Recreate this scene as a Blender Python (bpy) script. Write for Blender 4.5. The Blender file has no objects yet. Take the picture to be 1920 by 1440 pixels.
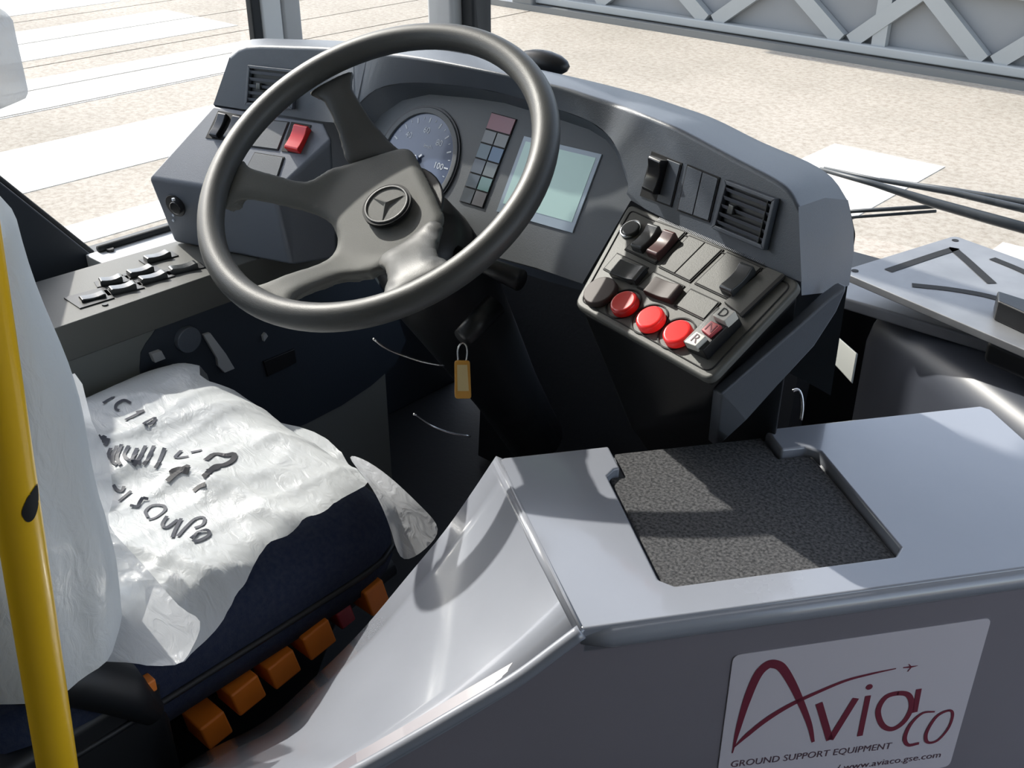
import bpy, bmesh, math, random
import numpy as np
from mathutils import Vector, Matrix

random.seed(4)
sc = bpy.context.scene
COL = sc.collection

# ------------------------------------------------------------------ camera
# metres; X = right of the bus, Y = forward, Z = up, ground at z = 0
FPX, PITCH, YAW = 2000.0, math.radians(29), math.radians(42)
CAM = np.array([0.0, 0.0, 1.65])
cam = bpy.data.cameras.new('camera')
cam.sensor_width = 36.0
cam.lens = FPX * 36.0 / 1920.0
cam.clip_start = 0.02
cam.clip_end = 400
camo = bpy.data.objects.new('camera', cam)
COL.objects.link(camo)
camo.location = CAM
camo.rotation_euler = (math.pi / 2 - PITCH, 0, YAW)
sc.camera = camo

# ------------------------------------------------------------------ light
SUN_DIR = Vector((-0.80, 0.06, 0.61)).normalized()      # towards the sun
w = bpy.data.worlds.new('sky')
sc.world = w
w.use_nodes = True
nt = w.node_tree
nt.nodes.clear()
sky = nt.nodes.new('ShaderNodeTexSky')
sky.sky_type = 'NISHITA'
sky.sun_disc = False
sky.sun_elevation = math.asin(SUN_DIR.z)
sky.sun_rotation = math.atan2(SUN_DIR.x, SUN_DIR.y)
sky.air_density = 1.0
sky.dust_density = 1.5
bgn = nt.nodes.new('ShaderNodeBackground')
bgn.inputs['Strength'].default_value = 0.30
wo = nt.nodes.new('ShaderNodeOutputWorld')
hs = nt.nodes.new('ShaderNodeHueSaturation')
hs.inputs['Saturation'].default_value = 0.6
nt.links.new(sky.outputs[0], hs.inputs['Color'])
nt.links.new(hs.outputs[0], bgn.inputs[0])
nt.links.new(bgn.outputs[0], wo.inputs[0])
sl = bpy.data.lights.new('sun', 'SUN')
sl.energy = 4.2
sl.angle = math.radians(0.8)
sl.color = (1.0, 0.95, 0.87)
so = bpy.data.objects.new('sun', sl)
COL.objects.link(so)
so.rotation_euler = SUN_DIR.to_track_quat('Z', 'Y').to_euler()
so.location = (-6, 0, 8)
sc.view_settings.view_transform = 'Standard'
sc.view_settings.look = 'None'
sc.view_settings.gamma = 1.0
sc.view_settings.use_curve_mapping = False
sc.view_settings.exposure = 0.42

# ------------------------------------------------------------------ geometry helpers
_c, _s, _cy, _sy = math.cos(PITCH), math.sin(PITCH), math.cos(YAW), math.sin(YAW)
UPZ = np.array([0., 0, 1.])


def V(*a):
    return np.array(a, float)


def ray(x, y):
    u, v = x - 960.0, y - 720.0
    a = (u / FPX, (FPX * _c - v * _s) / FPX, -(FPX * _s + v * _c) / FPX)
    return V(a[0] * _cy - a[1] * _sy, a[0] * _sy + a[1] * _cy, a[2])


def on(x, y, p0, n):
    r = ray(x, y)
    return CAM + r * (np.dot(np.asarray(p0, float) - CAM, n) / np.dot(r, n))


def onz(x, y, z):
    return on(x, y, (0, 0, z), UPZ)


def onx(x, y, X):
    return on(x, y, (X, 0, 0), V(1, 0, 0))


def ony(x, y, Y):
    return on(x, y, (0, Y, 0), V(0, 1, 0))


def dep(x, y, d):
    return CAM + ray(x, y) * d


class Fr:
    """a plane with its own axes: a along r, b along up, h along the normal"""
    def __init__(self, o, az=None, el=None, axes=None):
        self.o = np.asarray(o, float)
        if axes is None:
            a, e = math.radians(az), math.radians(el)
            r = V(math.sin(a), math.cos(a), 0)
            back = V(r[1], -r[0], 0)
            n = back * math.cos(e) + UPZ * math.sin(e)
            self.r, self.u, self.n = r, np.cross(n, r), n
        else:
            self.r, self.u, self.n = [np.asarray(q, float) for q in axes]

    def p(self, a, b, h=0.0):
        return self.o + self.r * a + self.u * b + self.n * h

    def px(self, x, y, h=0.0):
        q = on(x, y, self.o + self.n * h, self.n) - self.o
        return (float(q @ self.r), float(q @ self.u))

    def quad(self, pts, h=0.0):
        return [self.px(x, y, h) for x, y in pts]

    def off(self, h):
        return Fr(self.o + self.n * h, axes=(self.r, self.u, self.n))


def catmull(pts, k=6, closed=False):
    pts = [np.asarray(p, float) for p in pts]
    n = len(pts)
    out = []
    rng = range(n) if closed else range(n - 1)
    for i in rng:
        if closed:
            p0, p1, p2, p3 = pts[i - 1], pts[i], pts[(i + 1) % n], pts[(i + 2) % n]
        else:
            p1, p2 = pts[i], pts[i + 1]
            p0 = pts[i - 1] if i else 2 * p1 - p2
            p3 = pts[i + 2] if i + 2 < n else 2 * p2 - p1
        for j in range(k):
            t = j / k
            out.append(0.5 * ((2 * p1) + (-p0 + p2) * t + (2 * p0 - 5 * p1 + 4 * p2 - p3) * t * t
                              + (-p0 + 3 * p1 - 3 * p2 + p3) * t ** 3))
    if not closed:
        out.append(pts[-1])
    return out


WL = {}


def link(o, parent=None, world=(0, 0, 0)):
    COL.objects.link(o)
    world = np.asarray(world, float)
    WL[o.name] = world
    if parent is not None:
        o.parent = parent
        o.location = world - WL[parent.name]
    else:
        o.location = world
    return o


def mesh(name, verts, faces, mat, parent=None, smooth=False, bevel=0, segs=2, sub=0, solid=0, fixn=True,
         origin=None, angle=35, soff=-1):
    verts = np.array([np.asarray(v, float) for v in verts])
    lo, hi = verts.min(0), verts.max(0)
    o0 = np.asarray(origin, float) if origin is not None else V((lo[0] + hi[0]) / 2, (lo[1] + hi[1]) / 2, lo[2])
    me = bpy.data.meshes.new(name)
    me.from_pydata([tuple(v - o0) for v in verts], [], [list(f) for f in faces])
    if fixn:
        bm = bmesh.new()
        bm.from_mesh(me)
        bmesh.ops.recalc_face_normals(bm, faces=bm.faces)
        bm.to_mesh(me)
        bm.free()
    if mat is not None:
        me.materials.append(mat)
    o = bpy.data.objects.new(name, me)
    link(o, parent, o0)
    if smooth:
        for p in me.polygons:
            p.use_smooth = True
    if solid:
        m = o.modifiers.new('solid', 'SOLIDIFY')
        m.thickness = solid
        m.offset = soff
    if bevel:
        m = o.modifiers.new('bevel', 'BEVEL')
        m.width = bevel
        m.segments = segs
        m.limit_method = 'ANGLE'
        m.angle_limit = math.radians(angle)
        m.harden_normals = False
        for p in me.polygons:
            p.use_smooth = True
        wn = o.modifiers.new('wn', 'WEIGHTED_NORMAL')
        wn.keep_sharp = True
    if sub:
        m = o.modifiers.new('sub', 'SUBSURF')
        m.levels = m.render_levels = sub
    return o


def empty(name, loc, label=None, cat=None, group=None, kind=None):
    o = bpy.data.objects.new(name, None)
    o.empty_display_size = 0.05
    link(o, None, loc)
    tag(o, label, cat, group, kind)
    return o


def tag(o, label=None, cat=None, group=None, kind=None):
    if label: o['label'] = label
    if cat: o['category'] = cat
    if group: o['group'] = group
    if kind: o['kind'] = kind
    return o


def prism3(name, top, bot, mat, parent=None, **k):
    n = len(top)
    f = [list(range(n)), list(range(2 * n - 1, n - 1, -1))]
    f += [[i, i + n, (i + 1) % n + n, (i + 1) % n] for i in range(n)]
    return mesh(name, list(top) + list(bot), f, mat, parent, **k)


def plate(name, fr, poly, h0, h1, mat, parent=None, **k):
    return prism3(name, [fr.p(a, b, h1) for a, b in poly], [fr.p(a, b, h0) for a, b in poly], mat, parent, **k)


def box(name, lo, hi, mat, parent=None, **k):
    x0, y0, z0 = lo
    x1, y1, z1 = hi
    return prism3(name, [V(x0, y0, z1), V(x1, y0, z1), V(x1, y1, z1), V(x0, y1, z1)],
                  [V(x0, y0, z0), V(x1, y0, z0), V(x1, y1, z0), V(x0, y1, z0)], mat, parent, **k)


def circ(a, b, r, n=28):
    return [(a + r * math.cos(2 * math.pi * i / n), b + r * math.sin(2 * math.pi * i / n)) for i in range(n)]


def disc(name, fr, a, b, r, h0, h1, mat, parent=None, n=28, r2=None, **k):
    top = [fr.p(x, y, h1) for x, y in circ(a, b, r2 or r, n)]
    bot = [fr.p(x, y, h0) for x, y in circ(a, b, r, n)]
    return prism3(name, top, bot, mat, parent, **k)


def ring(name, fr, a, b, r0, r1, h0, h1, mat, parent=None, n=40, **k):
    vs, fs = [], []
    for i in range(n):
        t = 2 * math.pi * i / n
        ct, st = math.cos(t), math.sin(t)
        vs += [fr.p(a + r0 * ct, b + r0 * st, h0), fr.p(a + r0 * ct, b + r0 * st, h1),
               fr.p(a + r1 * ct, b + r1 * st, h1), fr.p(a + r1 * ct, b + r1 * st, h0)]
    for i in range(n):
        j = (i + 1) % n
        for q in range(4):
            q2 = (q + 1) % 4
            fs.append([4 * i + q, 4 * i + q2, 4 * j + q2, 4 * j + q])
    return mesh(name, vs, fs, mat, parent, **k)


def tube(name, pts, rad, mat, parent=None, seg=10, closed=False, flat=1.0, **k):
    pts = [np.asarray(p, float) for p in pts]
    n = len(pts)
    rads = rad if hasattr(rad, '__len__') else [rad] * n
    vs, fs = [], []
    ref = None
    for i in range(n):
        if closed:
            t = pts[(i + 1) % n] - pts[i - 1]
        else:
            t = pts[min(i + 1, n - 1)] - pts[max(i - 1, 0)]
        t = t / (np.linalg.norm(t) + 1e-12)
        if ref is None:
            ref = V(0, 0, 1) if abs(t[2]) < .9 else V(1, 0, 0)
        b = np.cross(t, ref)
        b /= np.linalg.norm(b)
        ref = np.cross(b, t)
        for j in range(seg):
            a = 2 * math.pi * j / seg
            vs.append(pts[i] + rads[i] * (b * math.cos(a) + flat * ref * math.sin(a)))
    for i in range(n if closed else n - 1):
        i2 = (i + 1) % n
        for j in range(seg):
            j2 = (j + 1) % seg
            fs.append([i * seg + j, i * seg + j2, i2 * seg + j2, i2 * seg + j])
    if not closed:
        fs.append(list(range(seg))[::-1])
        fs.append([(n - 1) * seg + j for j in range(seg)])
    k.setdefault('smooth', True)
    return mesh(name, vs, fs, mat, parent, **k)


def field(poly, step):
    """polygon (2d) cut on a grid -> verts2d, faces, boundary flags"""
    bm = bmesh.new()
    vs = [bm.verts.new((p[0], p[1], 0)) for p in poly]
    es = [bm.edges.new((vs[i], vs[(i + 1) % len(vs)])) for i in range(len(vs))]
    bmesh.ops.triangle_fill(bm, edges=es, use_beauty=True)
    xs = [p[0] for p in poly]
    ys = [p[1] for p in poly]
    for ax, lo, hi in ((0, min(xs), max(xs)), (1, min(ys), max(ys))):
        t = lo + step
        while t < hi - step * .3:
            co = Vector((t, 0, 0)) if ax == 0 else Vector((0, t, 0))
            no = Vector((1, 0, 0)) if ax == 0 else Vector((0, 1, 0))
            bmesh.ops.bisect_plane(bm, geom=bm.verts[:] + bm.edges[:] + bm.faces[:], plane_co=co, plane_no=no, dist=1e-6)
            t += step
    bmesh.ops.remove_doubles(bm, verts=bm.verts, dist=step * .04)
    bm.verts.index_update()
    vv = [(v.co.x, v.co.y) for v in bm.verts]
    ff = [[v.index for v in f.verts] for f in bm.faces]
    bb = [v.is_boundary for v in bm.verts]
    bm.free()
    return vv, ff, bb


def segdist(p, poly):
    P = np.asarray(p, float)
    A = np.asarray(poly, float)
    B = np.roll(A, -1, 0)
    d = B - A
    t = np.clip(((P - A) * d).sum(1) / ((d * d).sum(1) + 1e-15), 0, 1)
    q = A + d * t[:, None] - P
    return float(np.sqrt((q * q).sum(1)).min())


def shrink(poly, d):
    c = np.mean(np.asarray(poly), 0)
    out = []
    n = len(poly)
    for i in range(n):
        p0, p1, p2 = [np.asarray(poly[j % n], float) for j in (i - 1, i, i + 1)]
        e1 = (p1 - p0) / np.linalg.norm(p1 - p0)
        e2 = (p2 - p1) / np.linalg.norm(p2 - p1)
        n1, n2 = V(-e1[1], e1[0]), V(-e2[1], e2[0])
        if n1 @ (c - p1) < 0: n1 = -n1
        if n2 @ (c - p1) < 0: n2 = -n2
        b = n1 + n2
        b = b / max(1e-6, (b @ n1))
        out.append(tuple(p1 + b * d))
    return out


def rounded(poly, rad, k=4):
    out = []
    n = len(poly)
    for i in range(n):
        p0, p1, p2 = [np.asarray(poly[j % n], float) for j in (i - 1, i, i + 1)]
        a = p1 + (p0 - p1) / np.linalg.norm(p0 - p1) * rad
        b = p1 + (p2 - p1) / np.linalg.norm(p2 - p1) * rad
        for j in range(k + 1):
            t = j / k
            out.append(tuple((1 - t) ** 2 * a + 2 * t * (1 - t) * p1 + t * t * b))
    return out


def text(name, fr, s, a, b, size, mat, parent, h=0.0004, rot=0.0, shear=0.0, align='CENTER', xs=1.0):
    cu = bpy.data.curves.new(name, 'FONT')
    cu.body = s
    cu.size = size
    cu.align_x = align
    cu.align_y = 'CENTER'
    cu.shear = shear
    cu.resolution_u = 3
    to = bpy.data.objects.new(name, cu)
    COL.objects.link(to)
    dg = bpy.context.evaluated_depsgraph_get()
    me = bpy.data.meshes.new_from_object(to.evaluated_get(dg))
    vs = [(v.co.x * xs, v.co.y) for v in me.vertices]
    fs = [list(p.vertices) for p in me.polygons]
    bpy.data.objects.remove(to)
    bpy.data.meshes.remove(me)
    bpy.data.curves.remove(cu)
    cr, sr = math.cos(rot), math.sin(rot)
    pts = [fr.p(a + x * cr - y * sr, b + x * sr + y * cr, h) for x, y in vs]
    return mesh(name, pts, fs, mat, parent, fixn=False)


# ------------------------------------------------------------------ materials
def lin(c):
    return tuple(((x / 255) / 12.92 if x / 255 <= .04045 else ((x / 255 + .055) / 1.055) ** 2.4) for x in c)


def mat(name, rgb, rough=.5, metal=0., spec=.5, bump=0., bscale=400., var=0., vscale=8., emit=0., trans=0., coat=0.,
        rgb2=None, aniso=None):
    m = bpy.data.materials.new(name)
    m.use_nodes = True
    n = m.node_tree.nodes
    l = m.node_tree.links
    b = n['Principled BSDF']
    col = lin(rgb)
    b.inputs['Base Color'].default_value = (*col, 1)
    b.inputs['Roughness'].default_value = rough
    b.inputs['Metallic'].default_value = metal
    b.inputs['Specular IOR Level'].default_value = spec
    b.inputs['Coat Weight'].default_value = coat
    b.inputs['Coat Roughness'].default_value = .08
    if emit:
        b.inputs['Emission Color'].default_value = (*col, 1)
        b.inputs['Emission Strength'].default_value = emit
    tc = None
    if bump or var or rgb2:
        tc = n.new('ShaderNodeTexCoord')
    if var or rgb2:
        t = n.new('ShaderNodeTexNoise')
        t.inputs['Scale'].default_value = vscale
        t.inputs['Detail'].default_value = 6
        l.new(tc.outputs['Object'], t.inputs['Vector'])
        r = n.new('ShaderNodeValToRGB')
        c2 = lin(rgb2) if rgb2 else tuple(x * (1 - var) for x in col)
        c3 = col if rgb2 else tuple(min(1, x * (1 + var)) for x in col)
        r.color_ramp.elements[0].position = .35
        r.color_ramp.elements[1].position = .65
        r.color_ramp.elements[0].color = (*c2, 1)
        r.color_ramp.elements[1].color = (*c3, 1)
        l.new(t.outputs['Fac'], r.inputs['Fac'])
        l.new(r.outputs['Color'], b.inputs['Base Color'])
        rr = n.new('ShaderNodeMapRange')
        rr.inputs['To Min'].default_value = max(.02, rough - .08)
        rr.inputs['To Max'].default_value = min(1, rough + .08)
        l.new(t.outputs['Fac'], rr.inputs['Value'])
        l.new(rr.outputs[0], b.inputs['Roughness'])
    if bump:
        t2 = n.new('ShaderNodeTexNoise')
        t2.inputs['Scale'].default_value = bscale
        t2.inputs['Detail'].default_value = 3
        l.new(tc.outputs['Object'], t2.inputs['Vector'])
        bp = n.new('ShaderNodeBump')
        bp.inputs['Strength'].default_value = bump
        bp.inputs['Distance'].default_value = .001
        l.new(t2.outputs['Fac'], bp.inputs['Height'])
        l.new(bp.outputs[0], b.inputs['Normal'])
    return m


def mat_sheet(name, rgb, op=.9, rough=.25, bscale=30., bump=.6):
    """thin plastic film: diffuse + translucent + gloss, a share of it see-through"""
    m = bpy.data.materials.new(name)
    m.use_nodes = True
    n = m.node_tree.nodes
    l = m.node_tree.links
    n.clear()
    o = n.new('ShaderNodeOutputMaterial')
    d = n.new('ShaderNodeBsdfDiffuse')
    t = n.new('ShaderNodeBsdfTranslucent')
    g = n.new('ShaderNodeBsdfGlossy')
    tr = n.new('ShaderNodeBsdfTransparent')
    g.inputs['Roughness'].default_value = rough
    for q in (d, t):
        q.inputs['Color'].default_value = (*lin(rgb), 1)
    tc = n.new('ShaderNodeTexCoord')
    mp = n.new('ShaderNodeMapping')
    mp.inputs['Scale'].default_value = (1, 2.2, 1)
    mp.inputs['Rotation'].default_value = (0, 0, .5)
    ns = n.new('ShaderNodeTexNoise')
    ns.inputs['Scale'].default_value = bscale
    ns.inputs['Detail'].default_value = 5
    ns.inputs['Distortion'].default_value = 1.2
    bp = n.new('ShaderNodeBump')
    bp.inputs['Strength'].default_value = bump
    bp.inputs['Distance'].default_value = .004
    l.new(tc.outputs['Object'], mp.inputs['Vector'])
    l.new(mp.outputs[0], ns.inputs['Vector'])
    l.new(ns.outputs['Fac'], bp.inputs['Height'])
    for q in (d, t, g):
        l.new(bp.outputs[0], q.inputs['Normal'])
    m1 = n.new('ShaderNodeMixShader')
    m1.inputs[0].default_value = .25
    l.new(d.outputs[0], m1.inputs[1])
    l.new(t.outputs[0], m1.inputs[2])
    m2 = n.new('ShaderNodeMixShader')
    m2.inputs[0].default_value = .07
    l.new(m1.outputs[0], m2.inputs[1])
    l.new(g.outputs[0], m2.inputs[2])
    m3 = n.new('ShaderNodeMixShader')
    m3.inputs[0].default_value = op
    l.new(tr.outputs[0], m3.inputs[1])
    l.new(m2.outputs[0], m3.inputs[2])
    l.new(m3.outputs[0], o.inputs[0])
    return m


def mat_glass(name, refl=.05):
    m = bpy.data.materials.new(name)
    m.use_nodes = True
    n = m.node_tree.nodes
    l = m.node_tree.links
    n.clear()
    o = n.new('ShaderNodeOutputMaterial')
    g = n.new('ShaderNodeBsdfGlossy')
    g.inputs['Roughness'].default_value = .02
    t = n.new('ShaderNodeBsdfTransparent')
    t.inputs['Color'].default_value = (.96, .975, .97, 1)
    mx = n.new('ShaderNodeMixShader')
    mx.inputs[0].default_value = refl
    l.new(t.outputs[0], mx.inputs[1])
    l.new(g.outputs[0], mx.inputs[2])
    l.new(mx.outputs[0], o.inputs[0])
    return m


def mat_ground(name, c1, c2, c3):
    m = bpy.data.materials.new(name)
    m.use_nodes = True
    n = m.node_tree.nodes
    l = m.node_tree.links
    b = n['Principled BSDF']
    b.inputs['Roughness'].default_value = .9
    b.inputs['Specular IOR Level'].default_value = .05
    g = n.new('ShaderNodeNewGeometry')
    big = n.new('ShaderNodeTexNoise')
    big.inputs['Scale'].default_value = .45
    big.inputs['Detail'].default_value = 7
    big.inputs['Roughness'].default_value = .65
    fine = n.new('ShaderNodeTexNoise')
    fine.inputs['Scale'].default_value = 26
    fine.inputs['Detail'].default_value = 6
    fine.inputs['Roughness'].default_value = .8
    l.new(g.outputs['Position'], big.inputs['Vector'])
    l.new(g.outputs['Position'], fine.inputs['Vector'])
    r1 = n.new('ShaderNodeValToRGB')
    r1.color_ramp.elements[0].position = .38
    r1.color_ramp.elements[1].position = .62
    r1.color_ramp.elements[0].color = (*lin(c1), 1)
    r1.color_ramp.elements[1].color = (*lin(c2), 1)
    l.new(big.outputs['Fac'], r1.inputs['Fac'])
    r2 = n.new('ShaderNodeValToRGB')
    r2.color_ramp.elements[0].position = .36
    r2.color_ramp.elements[1].position = .56
    r2.color_ramp.elements[0].color = (*lin(c3), 1)
    r2.color_ramp.elements[1].color = (1, 1, 1, 1)
    l.new(fine.outputs['Fac'], r2.inputs['Fac'])
    mx = n.new('ShaderNodeMix')
    mx.data_type = 'RGBA'
    mx.blend_type = 'MULTIPLY'
    mx.inputs['Factor'].default_value = .6
    l.new(r1.outputs['Color'], mx.inputs['A'])
    l.new(r2.outputs['Color'], mx.inputs['B'])
    l.new(mx.outputs['Result'], b.inputs['Base Color'])
    bp = n.new('ShaderNodeBump')
    bp.inputs['Strength'].default_value = .25
    bp.inputs['Distance'].default_value = .006
    l.new(fine.outputs['Fac'], bp.inputs['Height'])
    l.new(bp.outputs[0], b.inputs['Normal'])
    return m


M = dict(
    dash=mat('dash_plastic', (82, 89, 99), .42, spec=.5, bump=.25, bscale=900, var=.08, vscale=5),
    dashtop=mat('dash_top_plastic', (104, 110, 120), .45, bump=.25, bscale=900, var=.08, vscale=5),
    panel=mat('cluster_plastic', (90, 95, 100), .5, bump=.2, bscale=900),
    console=mat('console_plastic', (84, 85, 82), .52, bump=.15, bscale=700, var=.06, vscale=12),
    black=mat('black_plastic', (24, 26, 29), .4, bump=.1),
    dark=mat('dark_void', (20, 22, 26), .8),
    seam=mat('seam_black', (14, 15, 17), .7),
    rocker=mat('rocker_black', (30, 31, 34), .22, coat=.3),
    rockerg=mat('rocker_grey', (58, 61, 63), .25, coat=.3),
    wheel=mat('wheel_rubber', (64, 65, 64), .46, spec=.55, bump=.2, bscale=900, var=.06, vscale=10),
    pad=mat('wheel_pad', (92, 93, 90), .6, spec=.35, bump=.35, bscale=1200, var=.05, vscale=14),
    red=mat('red_plastic', (214, 38, 36), .25, coat=.5),
    redglow=mat('red_lens', (228, 40, 40), .15, coat=.8, emit=.25),
    redlens=mat('dull_red_lens', (128, 62, 68), .4),
    brown=mat('brown_knob', (64, 52, 50), .55),
    chrome=mat('chrome', (190, 192, 194), .18, metal=1),
    steel=mat('steel_wire', (205, 205, 205), .25, metal=1),
    white=mat('white_plastic', (214, 212, 204), .4),
    maroon=mat('maroon_print', (122, 42, 62), .55),
    printgrey=mat('grey_print', (92, 66, 78), .6),
    sticker=mat('sticker_vinyl', (214, 208, 216), .35),
    dialsky=mat('dial_face', (78, 92, 122), .3, coat=.6),  # blue of the sky reflected in the glass, put into the dial colour
    dialmark=mat('dial_marks', (212, 220, 232), .5),
    lcd=mat('lcd_screen', (150, 178, 172), .2, coat=.6, emit=.22),
    lcdframe=mat('lcd_border', (140, 154, 166), .2, coat=.6, emit=.08),
    desk=mat('desk_gelcoat', (150, 154, 164), .25, spec=.7, coat=.7, var=.05, vscale=4),
    deskshade=mat('desk_side_shaded', (134, 129, 137), .34, spec=.5, coat=.15, var=.05, vscale=4),  # same moulding as the desk, shade and its mauve put into the colour
    yellow=mat('yellow_paint', (240, 190, 34), .32, coat=.3, var=.05, vscale=6),
    seatblue=mat('seat_fabric', (22, 34, 62), .85, bump=.8, bscale=500, rgb2=(34, 44, 66), vscale=160),
    seatblack=mat('seat_shell', (20, 23, 28), .5),
    orange=mat('orange_plastic', (228, 128, 44), .42, var=.06, vscale=20),
    sheet=mat_sheet('plastic_sheet', (226, 230, 232), .95, bump=.5, bscale=28.),
    film=mat_sheet('plastic_film', (232, 235, 240), .72, rough=.2),
    ink=mat('marker_ink', (58, 62, 74), .6),
    inkdark=mat('marker_ink_dark', (28, 30, 40), .6),
    greytrim=mat('grey_trim', (168, 170, 172), .5, var=.05, vscale=10),
    lighttrim=mat('light_trim', (205, 208, 210), .45),
    gasket=mat('rubber_gasket', (26, 30, 34), .7),
    plate=mat('metal_plate', (142, 144, 148), .42, metal=.25, var=.12, vscale=14),
    bracket=mat('bracket_metal', (120, 122, 118), .4, metal=.3),
    wallgrey=mat('wall_lining', (108, 111, 108), .6, bump=.2),
    wallblue=mat('wall_dark_lining', (38, 46, 56), .55, bump=.2),
    floor=mat('floor_rubber', (30, 33, 38), .7, bump=.5, bscale=120),
    carpet=mat('mat_carpet', (96, 96, 98), .95, bump=1., bscale=420, rgb2=(44, 45, 48), vscale=300),
    gate=mat('gate_paint', (138, 140, 142), .5, var=.04, vscale=2),
    gatebar=mat('gate_bar_paint', (164, 167, 167), .5, var=.04, vscale=2),
    gaterail=mat('gate_rail_metal', (120, 122, 122), .5, metal=.3),
    tag=mat('key_tag_amber', (206, 150, 62), .3, coat=.4),
    paper=mat('tag_paper', (212, 190, 138), .7),
    roofm=mat('roof_lining', (196, 196, 194), .7),
    bodyw=mat('body_white', (210, 212, 214), .4),
    glass=mat_glass('window_glass'),
    wiper=mat('wiper_black', (58, 64, 70), .45),
    conc=mat_ground('concrete', (172, 165, 154), (189, 181, 170), (190, 182, 173)),
    joint=mat('joint_tar', (84, 80, 76), .9),
    paint=mat_ground('road_paint', (216, 213, 206), (226, 224, 219), (208, 203, 195)),
)

# ------------------------------------------------------------------ ground, crosswalk, gate
G = empty('ground', (0, 0, 0), kind='structure')
G['label'] = 'sunlit concrete apron outside the windows'
box('joint_bed', (-60, -12, -.30), (60, 60, -.012), M['joint'], G)
# joints run along the bus direction: x = const lines read off the photograph
jx = sorted(float(np.mean([onz(x, y, 0)[0] for x, y in ln])) for ln in (
    [(40, 45), (300, 0)], [(50, 88), (473, 10)], [(36, 135), (473, 50)], [(20, 178), (416, 103)], [(0, 226), (410, 135)]))
edges = [-60] + jx + [60]
jw = .022
for i in range(len(edges) - 1):
    box('concrete_slab', (edges[i] + jw / 2, -12, -.2), (edges[i + 1] - jw / 2, 60, 0), M['conc'], G)


def stripe(x0, x1, y0, y1):
    cuts = [x0] + [e for e in edges if x0 < e < x1] + [x1]
    for a, b in zip(cuts[:-1], cuts[1:]):
        a2 = a + (jw / 2 if a in edges else 0)
        b2 = b - (jw / 2 if b in edges else 0)
        if b2 - a2 > .01:
            box('painted_stripe', (a2, y0, 0), (b2, y1, .003), M['paint'], G)


# stripe edges (nearer, farther) taken down one image column
def gx(x, y):
    return float(onz(x, y, 0)[0])


sp = [(gx(133, 15), gx(300, -60)), (gx(133, 101), gx(133, 45)), (gx(133, 197), gx(133, 136)),
      (gx(133, 341), gx(133, 257)), (gx(160, 455), gx(160, 415))]
ends = [float(onz(160, 8, 0)[1]), float(onz(350, 42, 0)[1]), float(onz(492, 82, 0)[1])]
for k, (a, b) in enumerate(sp):
    lo, hi = min(a, b), max(a, b)
    stripe(lo, hi, -6, [ends[0] + .3, ends[1] + .2, ends[2], ends[2] - .1, ends[2] - .1][k])
pA, pB = onz(1565, 270, 0), onz(1785, 306, 0)
stripe(pA[0], pB[0], pA[1] - 2.6, pA[1])
pC = onz(1880, 455, 0)
stripe(pC[0], pC[0] + .9, pC[1] - 2.0, pC[1])

g0, g1 = onz(965, 13, 0), onz(1915, 166, 0)
gd = (g1 - g0) / np.linalg.norm(g1 - g0)
FGT = Fr(g0, axes=(gd, UPZ, V(gd[1], -gd[0], 0)))        # a along the gate, b up, h towards the bus
gate = empty('sliding_gate', g0 + gd * 8, 'tall grey metal gate with diagonal truss bars beyond the apron', 'gate')


def gbox(name, a0, a1, b0, b1, h0, h1, mt, **k):
    return plate(name, FGT, [(a0, b0), (a1, b0), (a1, b1), (a0, b1)], h0, h1, mt, gate, **k)


GLEN = 30.0
rail_h = FGT.px(1500, 66)[1]
gbox('sheet_panel', 0, GLEN, .05, 2.05, -.13, -.10, M['gate'])
gbox('bottom_rail', 0, GLEN, .06, rail_h, -.10, 0, M['gatebar'], bevel=.01)
gbox('top_rail', 0, GLEN, 1.98, 2.10, -.10, 0, M['gatebar'], bevel=.01)
gbox('track', -14, GLEN, 0, .05, -.06, .06, M['gaterail'])
rb = FGT.px(985, 16)[0]
gbox('roller_block', rb - .12, rb + .12, .03, .22, -.05, .05, M['gaterail'], bevel=.02)


def gbar(p, q, dh=0., wd=.105):
    p, q = V(*p), V(*q)
    d = (q - p) / np.linalg.norm(q - p)
    nrm = V(-d[1], d[0])
    plate('diagonal_bar', FGT, [tuple(t) for t in (p + nrm * wd / 2, q + nrm * wd / 2, q - nrm * wd / 2, p - nrm * wd / 2)], -.09, -.03 + dh, M['gatebar'], gate)


ap = [FGT.px(1107, 14)[0], FGT.px(1325, 50)[0], FGT.px(1578, 90)[0], FGT.px(1846, 132)[0]]
ap.append(ap[-1] * 2 - ap[-2])
ap.append(ap[-1] * 2 - ap[-2])
ra_, rb_ = V(*FGT.px(1325, 50)), V(*FGT.px(1397, 0))
la_, lb_ = V(*FGT.px(1578, 90)), V(*FGT.px(1500, 0))
tt = np.linalg.solve(np.array([rb_ - ra_, -(lb_ - la_)]).T, la_ - ra_)
TOPB = float((ra_ + (rb_ - ra_) * tt[0])[1])
tfr = float(((ra_ + (rb_ - ra_) * tt[0])[0] - ap[1]) / (ap[2] - ap[1]))
tops = [a + (b - a) * tfr for a, b in zip(ap[:-1], ap[1:])]
for i, a in enumerate(ap):
    if i > 0:
        gbar((a - .04, rail_h), (tops[i - 1] + .02, TOPB), .008)
    if i < len(tops):
        gbar((a + .04, rail_h), (tops[i] - .02, TOPB))
gbox('middle_rail', 0, GLEN, TOPB + .02, TOPB + .14, -.10, -.005, M['gatebar'])
ex = FGT.px(1640, 96)[0]
gbox('upright', ex - .05, ex + .05, rail_h, 1.98, -.09, -.035, M['gatebar'])

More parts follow.
